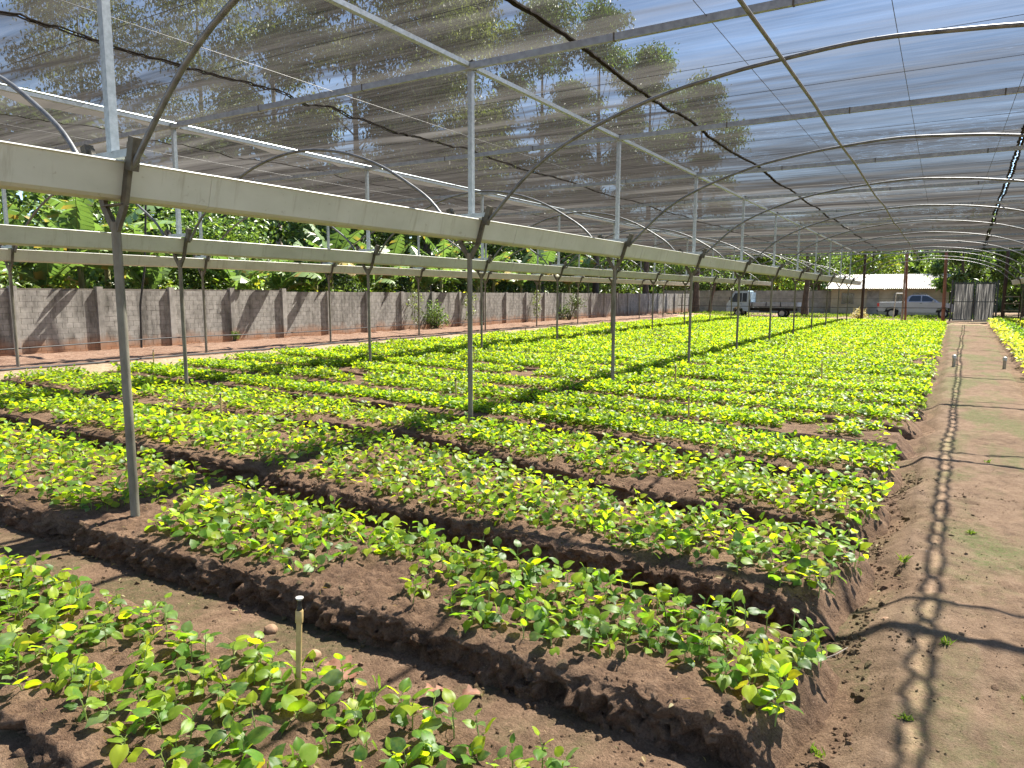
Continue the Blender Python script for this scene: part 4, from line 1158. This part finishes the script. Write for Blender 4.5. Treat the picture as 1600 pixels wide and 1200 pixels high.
gt = tag(empty('yard_gate', (0.42, 52.5, 0)), 'grey double gate with streaked sheets and spikes at path end', 'gate')
for s in range(2):
    x0 = 0.06 + s * 1.12; x1 = x0 + 1.07
    fr = MB()
    for X in (x0 + 0.03, x1 - 0.03): fr.box((X, 0, 1.23), (0.06, 0.06, 2.38))
    for Z in (0.08, 2.37): fr.box(((x0 + x1) / 2, 0, Z), (1.0, 0.05, 0.07))
    for q in range(8): fr.add([(x0 + 0.06 + q * 0.135 - 0.02, -0.01, 2.405), (x0 + 0.06 + q * 0.135 + 0.02, -0.01, 2.405), (x0 + 0.06 + q * 0.135, 0.02, 2.405), (x0 + 0.06 + q * 0.135, 0, 2.56)], [(0, 1, 3), (1, 2, 3), (2, 0, 3)])
    lf = fr.build('gate_leaf', M['gateframe'], gt)
    MB().box(((x0 + x1) / 2, -0.04, 1.22), (1.02, 0.03, 0.05)).build('rail', M['gateframe'], lf)
    nx = 26; X = np.linspace(x0 + 0.07, x1 - 0.07, nx); yo = 0.014 * np.sin(np.arange(nx) * 1.9)
    V = np.concatenate([np.stack([X, 0.0 + yo, np.full(nx, 0.12)], -1), np.stack([X, 0.0 + yo, np.full(nx, 2.33)], -1)])
    i = np.arange(nx - 1)
    np_obj('sheet', V, np.stack([i, i + 1, i + 1 + nx, i + nx], 1), M['gatesheet'], lf, True)
for X in (-0.04, 2.34): MB().box((X, 0, 1.25), (0.1, 0.12, 2.6)).build('gate_post', M['gateframe'], gt)
MB().box((1.15, 0, 0.0), (2.6, 0.3, 0.06)).build('threshold', M['concrete'], gt)

def wheel(parent, x, y, z, r, w):
    t = MB().tube([(x, y - w / 2, z), (x, y - w / 2 + 0.02, z), (x, y + w / 2 - 0.02, z), (x, y + w / 2, z)], [r * 0.93, r, r, r * 0.93], 22).build('wheel', M['rubber'], parent, True)
    MB().tube([(x, y - w / 2 - 0.006, z), (x, y + w / 2 + 0.006, z)], [r * 0.6, r * 0.6], 18).build('rim', M['rim'], t)

tk = tag(empty('flatbed_truck', (-14.2, 55.6, -0.05)), 'small pale blue flatbed truck parked beyond the crop', 'truck')
W2 = 0.83
cab = MB()
prof = [(0.02, 0.42), (0.0, 0.62), (0.03, 0.98), (0.10, 1.08), (0.50, 1.86), (0.62, 1.95), (1.55, 1.97), (1.64, 1.9), (1.68, 1.05), (1.68, 0.45), (1.27, 0.45), (1.2, 0.66), (1.0, 0.76), (0.75, 0.76), (0.55, 0.66), (0.48, 0.42)]
n = len(prof)
ins = lambda z: 0.0 if z < 1.05 else (z - 1.05) * 0.1
V = [(x, -W2 + ins(z), z) for x, z in prof] + [(x, W2 - ins(z), z) for x, z in prof]
cab.add(V, [(i, n + i, n + (i + 1) % n, (i + 1) % n) for i in range(n)] + [tuple(range(n)), tuple(range(2 * n - 1, n - 1, -1))])
cb = cab.build('cab', M['truckpaint'], tk)
MB().add([(0.135, -0.70, 1.14), (0.135, 0.70, 1.14), (0.475, 0.66, 1.80), (0.475, -0.66, 1.80), (0.16, -0.70, 1.12), (0.16, 0.70, 1.12), (0.5, 0.66, 1.78), (0.5, -0.66, 1.78)], [(0, 3, 2, 1), (4, 5, 6, 7), (0, 1, 5, 4), (2, 3, 7, 6), (1, 2, 6, 5), (3, 0, 4, 7)]).build('windscreen', M['glass'], tk)
for s in (-1, 1):
    y0 = s * 0.838
    def sidepane(pts):
        return MB().add([(x, s * (W2 - ins(z) + 0.004), z) for x, z in pts] + [(x, s * (W2 - ins(z) - 0.01), z) for x, z in pts], [tuple(range(len(pts))), tuple(range(2 * len(pts) - 1, len(pts) - 1, -1))])
    dr = sidepane([(0.30, 1.12), (0.62, 1.78), (1.12, 1.80), (1.12, 1.12)]).build('side_window', M['glass'], tk)
    sidepane([(1.18, 1.14), (1.18, 1.80), (1.5, 1.80), (1.5, 1.14)]).build('side_window', M['glass'], tk)
    MB().box((1.10, s * 0.838, 0.98), (0.12, 0.02, 0.03)).build('door_handle', M['chassis'], tk)
    MB().box((0.012, s * 0.55, 0.78), (0.05, 0.34, 0.16)).build('headlight', M['amber'], tk)
    MB().box((0.28, s * 0.95, 1.38), (0.05, 0.14, 0.22)).bar((0.28, s * 0.8, 1.35), (0.28, s * 0.92, 1.38), 0.02, 0.02).build('mirror', M['chassis'], tk)
    bd = MB().box((3.42, s * 0.80, 0.97), (3.3, 0.035, 0.28)).build('side_board', M['deck'], tk)
    for q in range(4): MB().box((1.9 + q * 1.02, s * 0.825, 0.95), (0.06, 0.03, 0.34)).build('stake', M['chassis'], bd)
    for X in (1.02 - 0.13, 4.05): wheel(tk, X, s * 0.70, 0.31, 0.31, 0.2)
MB().box((0.0, 0, 0.5), (0.08, 1.6, 0.16)).build('bumper', M['chassis'], tk)
MB().box((0.015, 0, 0.78), (0.03, 0.72, 0.14)).build('grille', M['chassis'], tk)
MB().box((3.42, 0, 0.80), (3.36, 1.56, 0.06)).build('deck', M['deck'], tk)
MB().box((5.1, 0, 0.97), (0.035, 1.6, 0.28)).build('tail_board', M['deck'], tk)
MB().box((1.78, 0, 1.3), (0.05, 1.5, 1.1)).build('headboard', M['truckpaint'], tk)
MB().box((3.2, 0, 0.58), (3.7, 0.7, 0.2)).box((2.6, 0.5, 0.55), (0.8, 0.4, 0.3)).build('chassis', M['chassis'], tk)

pk = tag(empty('pickup_car', (-4.2, 60.0, -0.05)), 'silver blue pickup parked in front of the beige building', 'car')
prof = [(0.03, 0.5), (0.0, 0.62), (0.0, 1.08), (0.06, 1.14), (1.78, 1.17), (1.95, 1.58), (2.15, 1.68), (3.05, 1.69), (3.25, 1.62), (3.95, 1.14), (4.75, 1.02), (5.02, 0.9), (5.06, 0.5), (4.68, 0.45), (4.6, 0.7), (4.35, 0.82), (4.05, 0.82), (3.8, 0.7), (3.72, 0.42), (1.42, 0.42), (1.34, 0.7), (1.1, 0.82), (0.8, 0.82), (0.56, 0.7), (0.48, 0.48)]
n = len(prof); W2 = 0.86
ins = lambda z: 0.0 if z < 1.15 else (z - 1.15) * 0.3
MB().add([(x, -W2 + ins(z), z) for x, z in prof] + [(x, W2 - ins(z), z) for x, z in prof], [(i, n + i, n + (i + 1) % n, (i + 1) % n) for i in range(n)] + [tuple(range(n)), tuple(range(2 * n - 1, n - 1, -1))]).build('body', M['carpaint'], pk)
for s in (-1, 1):
    def pane(pts):
        return MB().add([(x, s * (W2 - ins(z) + 0.004), z) for x, z in pts] + [(x, s * (W2 - ins(z) - 0.01), z) for x, z in pts], [tuple(range(len(pts))), tuple(range(2 * len(pts) - 1, len(pts) - 1, -1))])
    pane([(1.98, 1.22), (2.1, 1.54), (2.2, 1.62), (2.75, 1.62), (2.75, 1.22)]).build('side_window', M['glass'], pk)
    pane([(2.82, 1.22), (2.82, 1.62), (3.1, 1.61), (3.22, 1.57), (3.72, 1.22)]).build('side_window', M['glass'], pk)
    MB().box((2.78, s * 0.866, 1.08), (0.16, 0.02, 0.03)).build('door_handle', M['chassis'], pk)
    MB().box((0.035, s * 0.80, 0.95), (0.14, 0.14, 0.26)).build('tail_light', M['redlight'], pk)
    MB().box((4.98, s * 0.66, 0.84), (0.14, 0.3, 0.14)).build('headlight', M['amber'], pk)
    MB().box((3.55, s * 0.96, 1.24), (0.1, 0.18, 0.13)).build('mirror', M['carpaint'], pk)
    for X in (0.95, 4.2): wheel(pk, X, s * 0.76, 0.34, 0.34, 0.22)
MB().add([(3.30, -0.72, 1.60), (3.30, 0.72, 1.60), (3.96, 0.82, 1.15), (3.96, -0.82, 1.15)], [(0, 1, 2, 3)]).build('windscreen', M['glass'], pk)
MB().box((0.0, 0, 0.52), (0.1, 1.6, 0.14)).build('bumper', M['chassis'], pk)
MB().box((2.5, 0, 0.5), (4.2, 1.3, 0.14)).build('underbody', M['chassis'], pk)

st = tag(empty('pipe_stand', (-2.5, 53.6, 0)), 'white pipe frame standing beside the red-brown post', 'frame')
for X in (-0.25, 0.22): MB().tube([(X - 0.1, 0, 0), (X, 0, 1.72)], 0.035, 8).build('leg', M['whiteplastic'], st, True)
MB().tube([(-0.25, 0, 1.72), (0.22, 0, 1.72)], 0.035, 8).build('top_bar', M['whiteplastic'], st, True)
shrub('dry_bush', (-4.9, 53.2, -0.03), 0.75, 0.42, 700, 0.12, 0.45, [(0.3, 0.24, 0.16), (0.42, 0.35, 0.24), (0.36, 0.22, 0.15), (0.5, 0.45, 0.34)], 'pale dry bush by the dark end post', ncl=8)
rk = tag(empty('timber_rack', (3.0, 50.4, 0)), 'dark slatted timber rack right of the gate', 'rack')
for X in (0, 0.75): MB().box((X, 0, 0.85), (0.07, 0.07, 1.7)).build('upright', M['darkpost'], rk)
for Z in (0.35, 0.75, 1.15, 1.55): MB().box((0.375, -0.05, Z), (0.74, 0.03, 0.06)).build('slat', M['palebark'], rk)

# ------------------------------------------------------------------ pipes, hoses, risers
tag(MB().tube([(-19.95 + 0.05 * math.sin(y * 0.9), y, 0.26 + 0.03 * math.sin(y * 0.6)) for y in np.arange(5, 44, 0.8)], 0.018, 6).build('water_pipe', M['blackpipe']), 'thin black pipe running along the foot of the wall', 'pipe')
tag(MB().tube([(-15.75 + 0.06 * math.sin(y * 1.1) + 0.03 * math.sin(y * 3.1), y, float(ground_z(-15.75, y)) + 0.1) for y in np.arange(5, 34, 0.5)], 0.024, 6).build('hose', M['blackpipe']), 'black hose lying along the sandy verge', 'hose')
tag(MB().tube([(-20.1, 12.0, -0.05), (-20.05, 12.02, 1.3), (-20.0, 12.2, 2.4), (-19.9, 12.3, 4.36)], 0.03, 8).build('standing_pipe', M['blackpipe'], None, True), 'upright black pipe rising past the wall to the net', 'pipe')
def riser(x, y, h, r, label, k):
    e = tag(empty('sprinkler_riser', (x, y, float(soil_top(x, y)) - 0.03)), label, 'sprinkler', 'sprinkler risers among the beds')
    e.rotation_euler = (rng.uniform(-0.04, 0.04), rng.uniform(-0.04, 0.04), 0)
    MB().lathe([(r, -0.1), (r, h * 0.76)], seg=12).build('pipe', M['pvc'], e, True)
    MB().lathe([(r * 1.3, h * 0.72), (r * 1.35, h * 0.73), (r * 1.35, h * 0.84), (r * 1.2, h * 0.855)], seg=12).build('coupling', M['pvc'], e, True)
    MB().lathe([(r * 0.95, h * 0.85), (r * 0.95, h * 0.88), (r * 0.7, h * 0.90), (r * 0.7, h * 0.965)], seg=12).build('nozzle', M['blackplastic'], e, True)
    MB().lathe([(r * 0.6, h * 0.96), (r * 1.35, h * 0.985), (r * 1.35, h * 0.995), (r * 0.8, h)], seg=12).build('cap', M['whiteplastic'], e, True)
riser(-2.25, 1.94, 0.40, 0.0125, 'tan sprinkler riser with white cap in the nearest furrow', 0)
rs = [(-7.66, 5.56, 'thin riser right of the nearest post in third bed'), (-14.0, 8.6, 'riser near the sandy verge left of second-row post'), (-6.16, 8.5, 'riser just left of the centre post'), (-3.96, 12.06, 'riser right of centre, left of the third post'), (-2.67, 8.69, 'riser in the crop right of the centre post'), (-3.19, 17.8, 'riser in far crop right of the gutter shadow'), (-1.91, 14.6, 'riser in the crop nearest the path'), (-4.2, 23.6, 'riser beside the far posts of the first row'), (-11.45, 28.2, 'riser deep in the crop near the wall'), (-12.9, 22.1, 'riser in the crop left of centre far back'), (-6.3, 22.6, 'riser far back between first and second post rows'), (-9.2, 13.4, 'riser midway between first and second post rows')]
for i, (x, y, lb) in enumerate(rs): riser(x, y, 0.42, 0.012, lb, i + 1)
def stub(x, y, h, label):
    e = tag(empty('pipe_stub', (x, y, float(ground_z(x, y)) + 0.02)), label, 'pipe', 'capped pipe stubs by the path')
    MB().lathe([(0.036, -0.1), (0.036, h)], seg=14).build('pipe', M['pvcgrey'], e, True)
    MB().lathe([(0.045, h - 0.06), (0.046, h - 0.01), (0.04, h + 0.015), (0.015, h + 0.028)], seg=14).build('cap', M['whiteplastic'], e, True)
stub(0.3, 19.9, 0.27, 'capped pale pipe stub left of the path shadow'); stub(1.3, 19.9, 0.27, 'capped pipe stub at the right edge of path')

# ------------------------------------------------------------------ stones, clods, litter, weeds
def rock_mesh(seed, sub=10, name='stone', mat='stone'):
    th = np.linspace(0, math.pi, sub); ph = np.linspace(0, 2 * math.pi, sub + 4, endpoint=False)
    A, B = np.meshgrid(th, ph, indexing='ij')
    d = np.stack([np.sin(A) * np.cos(B), np.sin(A) * np.sin(B), np.cos(A)], -1)
    r = 1 + 0.28 * fbm(d[..., 0] + seed * 3.7, d[..., 1], d[..., 2], 1.4, 3, seed)
    V = (d * r[..., None] * np.array([1, 0.85, 0.65])).reshape(-1, 3)
    nv = sub + 4; Fs = []
    for i in range(sub - 1):
        for j in range(nv): Fs.append((i * nv + j, (i + 1) * nv + j, (i + 1) * nv + (j + 1) % nv, i * nv + (j + 1) % nv))
    return np_mesh(name, V, np.array(Fs), M[mat], True)
def surf(x, y):
    for k in range(NB):
        if front(k, x) <= y <= back(k, x) and x < right_end(y): return float(soil_top(x, y)) - BED_DROP[k]
    return float(ground_z(x, y))
for i, (x, y, r, lb) in enumerate([(-2.96, 2.38, 0.04, 'round clay stone in the furrow left of the riser'), (-2.55, 2.3, 0.04, 'angular clay stone right of the riser'), (-7.1, 4.15, 0.07, 'pale stone behind the nearest post'), (-0.15, 4.1, 0.028, 'dark pebble beside the path shadow'), (-0.5, 2.2, 0.02, 'pebble at the end of the nearest furrow'), (0.5, 3.4, 0.016, 'pebble on the bare path')]):
    o = link(bpy.data.objects.new('stone', rock_mesh(i + 1, mat='whiteplastic' if i == 2 else 'stone'))); o.location = (x, y, surf(x, y) + r * 0.35); o.scale = (r, r, r); o.rotation_euler = (0, 0, i * 1.3)
    tag(o, lb, 'stone')
def dry_leaf(x, y, L, rz, seed, label):
    n, m = 12, 7
    t = np.linspace(0, 1, n); s = np.linspace(-1, 1, m)
    A, B = np.meshgrid(t, s, indexing='ij')
    w = 0.3 * np.sin(math.pi * A ** 0.8) ** 0.7 * (1 + 0.35 * np.sin(A * 17 + seed) * np.abs(B))
    X = A; Yl = B * w; Z = 0.10 * np.sin(A * 5 + seed) + 0.35 * (B * w) ** 2 * 3 + 0.05 * fbm(A * 4, B * 2, None, 1, 2, seed)
    o = np_obj('fallen_leaf', np.stack([X, Yl, Z], -1).reshape(-1, 3), grid_faces(n, m), M['dryleaf'], None, True)
    o.location = (x, y, surf(x, y) + 0.02); o.scale = (L, L, L); o.rotation_euler = (0.15, -0.08, rz)
    tag(o, label, 'leaf')
dry_leaf(-2.42, 2.28, 0.20, -0.1, 1, 'large brown dry leaf in the furrow beside the riser'); dry_leaf(-1.80, 2.42, 0.15, -1.9, 4, 'curled brown leaf against the second bed'); dry_leaf(-1.72, 2.40, 0.09, 0.9, 6, 'small brown leaf beside the curled leaf')
def twig(a, b, r, label):
    za, zb = surf(*a), surf(*b)
    tag(MB().tube([(a[0], a[1], za + 0.012), ((a[0] + b[0]) / 2 + 0.02, (a[1] + b[1]) / 2, (za + zb) / 2 + 0.02), (b[0], b[1], zb + 0.012)], [r, r * 0.8, r * 0.5], 6).build('twig', M['palebark'], None, True), label, 'twig')
twig((-9.4, 4.45), (-9.15, 4.62), 0.02, 'pale stick on the far left bed front'); twig((-0.42, 3.6), (-0.3, 3.78), 0.004, 'thin straw by the furrow end at the path')

# crumbs of soil
SV, SF, off = [], [], 0
ico = []
g = (1 + 5 ** 0.5) / 2
IV = np.array([(-1, g, 0), (1, g, 0), (-1, -g, 0), (1, -g, 0), (0, -1, g), (0, 1, g), (0, -1, -g), (0, 1, -g), (g, 0, -1), (g, 0, 1), (-g, 0, -1), (-g, 0, 1)]) / 1.9
IF = np.array([(0, 11, 5), (0, 5, 1), (0, 1, 7), (0, 7, 10), (0, 10, 11), (1, 5, 9), (5, 11, 4), (11, 10, 2), (10, 7, 6), (7, 1, 8), (3, 9, 4), (3, 4, 2), (3, 2, 6), (3, 6, 8), (3, 8, 9), (4, 9, 5), (2, 4, 11), (6, 2, 10), (8, 6, 7), (9, 8, 1)])
n = 12000
x = -5.5 + 7 * rng.uniform(0, 1, n) ** 0.75; y = rng.uniform(1.3, 8, n)
fr_ = rng.uniform(0, 1, n) < 0.55                                # half of them heaped at the bed fronts
for k in (1, 2, 3, 4):
    mk = fr_ & (rng.integers(1, 5, n) == k)
    y[mk] = front(k, x[mk]) + rng.normal(-0.02, 0.07, mk.sum())
en = rng.uniform(0, 1, n) < 0.14
x[en] = right_end(y[en]) + rng.normal(0.1, 0.16, en.sum())
zt = ground_z(x, y)
for k in range(6):
    ins_ = (y > front(k, x) + 0.04) & (y < back(k, x) - 0.03) & (x < right_end(y) - 0.1)
    zt = np.where(ins_, soil_top(x, y) - BED_DROP[k] - 0.004, zt)
drop = (x > right_end(y) + 0.2) & (rng.uniform(0, 1, n) < 0.75) & ~en; x, y, zt = x[~drop], y[~drop], zt[~drop]; n = len(x)
onp = (x > right_end(y) + 0.25); zt = np.where(onp, zt + 0.028, zt)
sz = np.clip(rng.lognormal(-4.95, 0.6, n), 0.003, 0.03) * np.where(onp, 0.6, 1)
IVs = IV[None] * sz[:, None, None] * rng.uniform(0.6, 1.3, (n, 12, 1)) * rng.uniform(0.7, 1.2, (n, 1, 3))
V = np.stack([x, y, zt], -1)[:, None] + IVs
tag(np_obj('soil_crumbs', V.reshape(-1, 3), (IF[None] + (np.arange(n) * 12)[:, None, None])
.reshape(-1, 3), M['ground']), 'loose crumbs of soil strewn over beds and path', 'soil', kind='stuff')

# grit on the path and dry litter on the soil
OV = np.array([(1, 0, 0), (-1, 0, 0), (0, 1, 0), (0, -1, 0), (0, 0, 1), (0, 0, -1)], float); OF = np.array([(0, 2, 4), (2, 1, 4), (1, 3, 4), (3, 0, 4), (2, 0, 5), (1, 2, 5), (3, 1, 5), (0, 3, 5)])
n = 5200
y = 1.8 + 9 * rng.uniform(0, 1, n) ** 1.6; x = rng.uniform(-0.2, 1.35, n)
sz = np.clip(rng.lognormal(-5.9, 0.45, n), 0.0016, 0.008)
V = np.stack([x, y, ground_z(x, y) + 0.029], -1)[:, None] + OV[None] * sz[:, None, None] * rng.uniform(0.6, 1.3, (n, 6, 1))
tag(np_obj('path_grit', V.reshape(-1, 3), (OF[None] + (np.arange(n) * 6)[:, None, None]).reshape(-1, 3), M['path']), 'fine grit scattered on the bare path', 'grit', kind='stuff')
n = 900
y = 1.3 + 8 * rng.uniform(0, 1, n) ** 1.3; x = -6.5 + 7.6 * rng.uniform(0, 1, n)
zt = np.array([surf(a, b) for a, b in zip(x, y)]) + 0.016
T = np.array([(0.3, 0.2, 0.11), (0.22, 0.12, 0.06), (0.4, 0.33, 0.2), (0.14, 0.08, 0.045)])[rng.integers(0, 4, n)]
thin = rng.uniform(0, 1, n) < 0.55
L_ = rng.uniform(0.015, 0.05, n); W_ = np.where(thin, 0.003, L_ * 0.5)
V, Fs, T = scatter(np.stack([x, y, zt], -1), rng.uniform(0, 6.28, n), np.radians(rng.normal(2, 10, n)), np.radians(rng.normal(0, 20, n)), L_, W_, LM, T)
tag(np_obj('leaf_litter', V, Fs, M['grass'], None, False, T), 'small dry bits of leaf and straw on the soil', 'litter', kind='stuff')

# grass tufts on the path
for i, (x, y, s, lb) in enumerate([(-0.11, 5.05, 0.11, 'grass tuft on the path left of the dark shadow'), (0.11, 3.9, 0.07, 'small grass tuft by the crossing shadow'), (0.42, 3.5, 0.05, 'tiny weed on the mossy path'), (-0.3, 2.75, 0.07, 'grass tuft at the end of the second bed'), (0.28, 5.9, 0.06, 'small tuft on the path farther along'), (0.5, 8.6, 0.09, 'yellowish tuft on the green mossy path'), (-0.02, 3.1, 0.05, 'sprig beside the bright shadow gaps')]):
    n = int(rng.integers(7, 24)); s *= 0.7
    P = np.stack([rng.normal(0, 0.012, n), rng.normal(0, 0.012, n), np.zeros(n)], -1)
    V, Fs, T = scatter(P, rng.uniform(0, 6.28, n), np.radians(rng.uniform(25, 85, n)), rng.uniform(-0.5, 0.5, n), s * rng.uniform(0.5, 1.2, n), np.full(n, 0.008), LM, np.array(G_LIME)[rng.integers(0, 3, n)])
    o = np_obj('grass_tuft', V, Fs, M['grass'], None, False, T); o.location = (x, y, float(ground_z(x, y)) + 0.025)
    tag(o, lb, 'grass tuft')
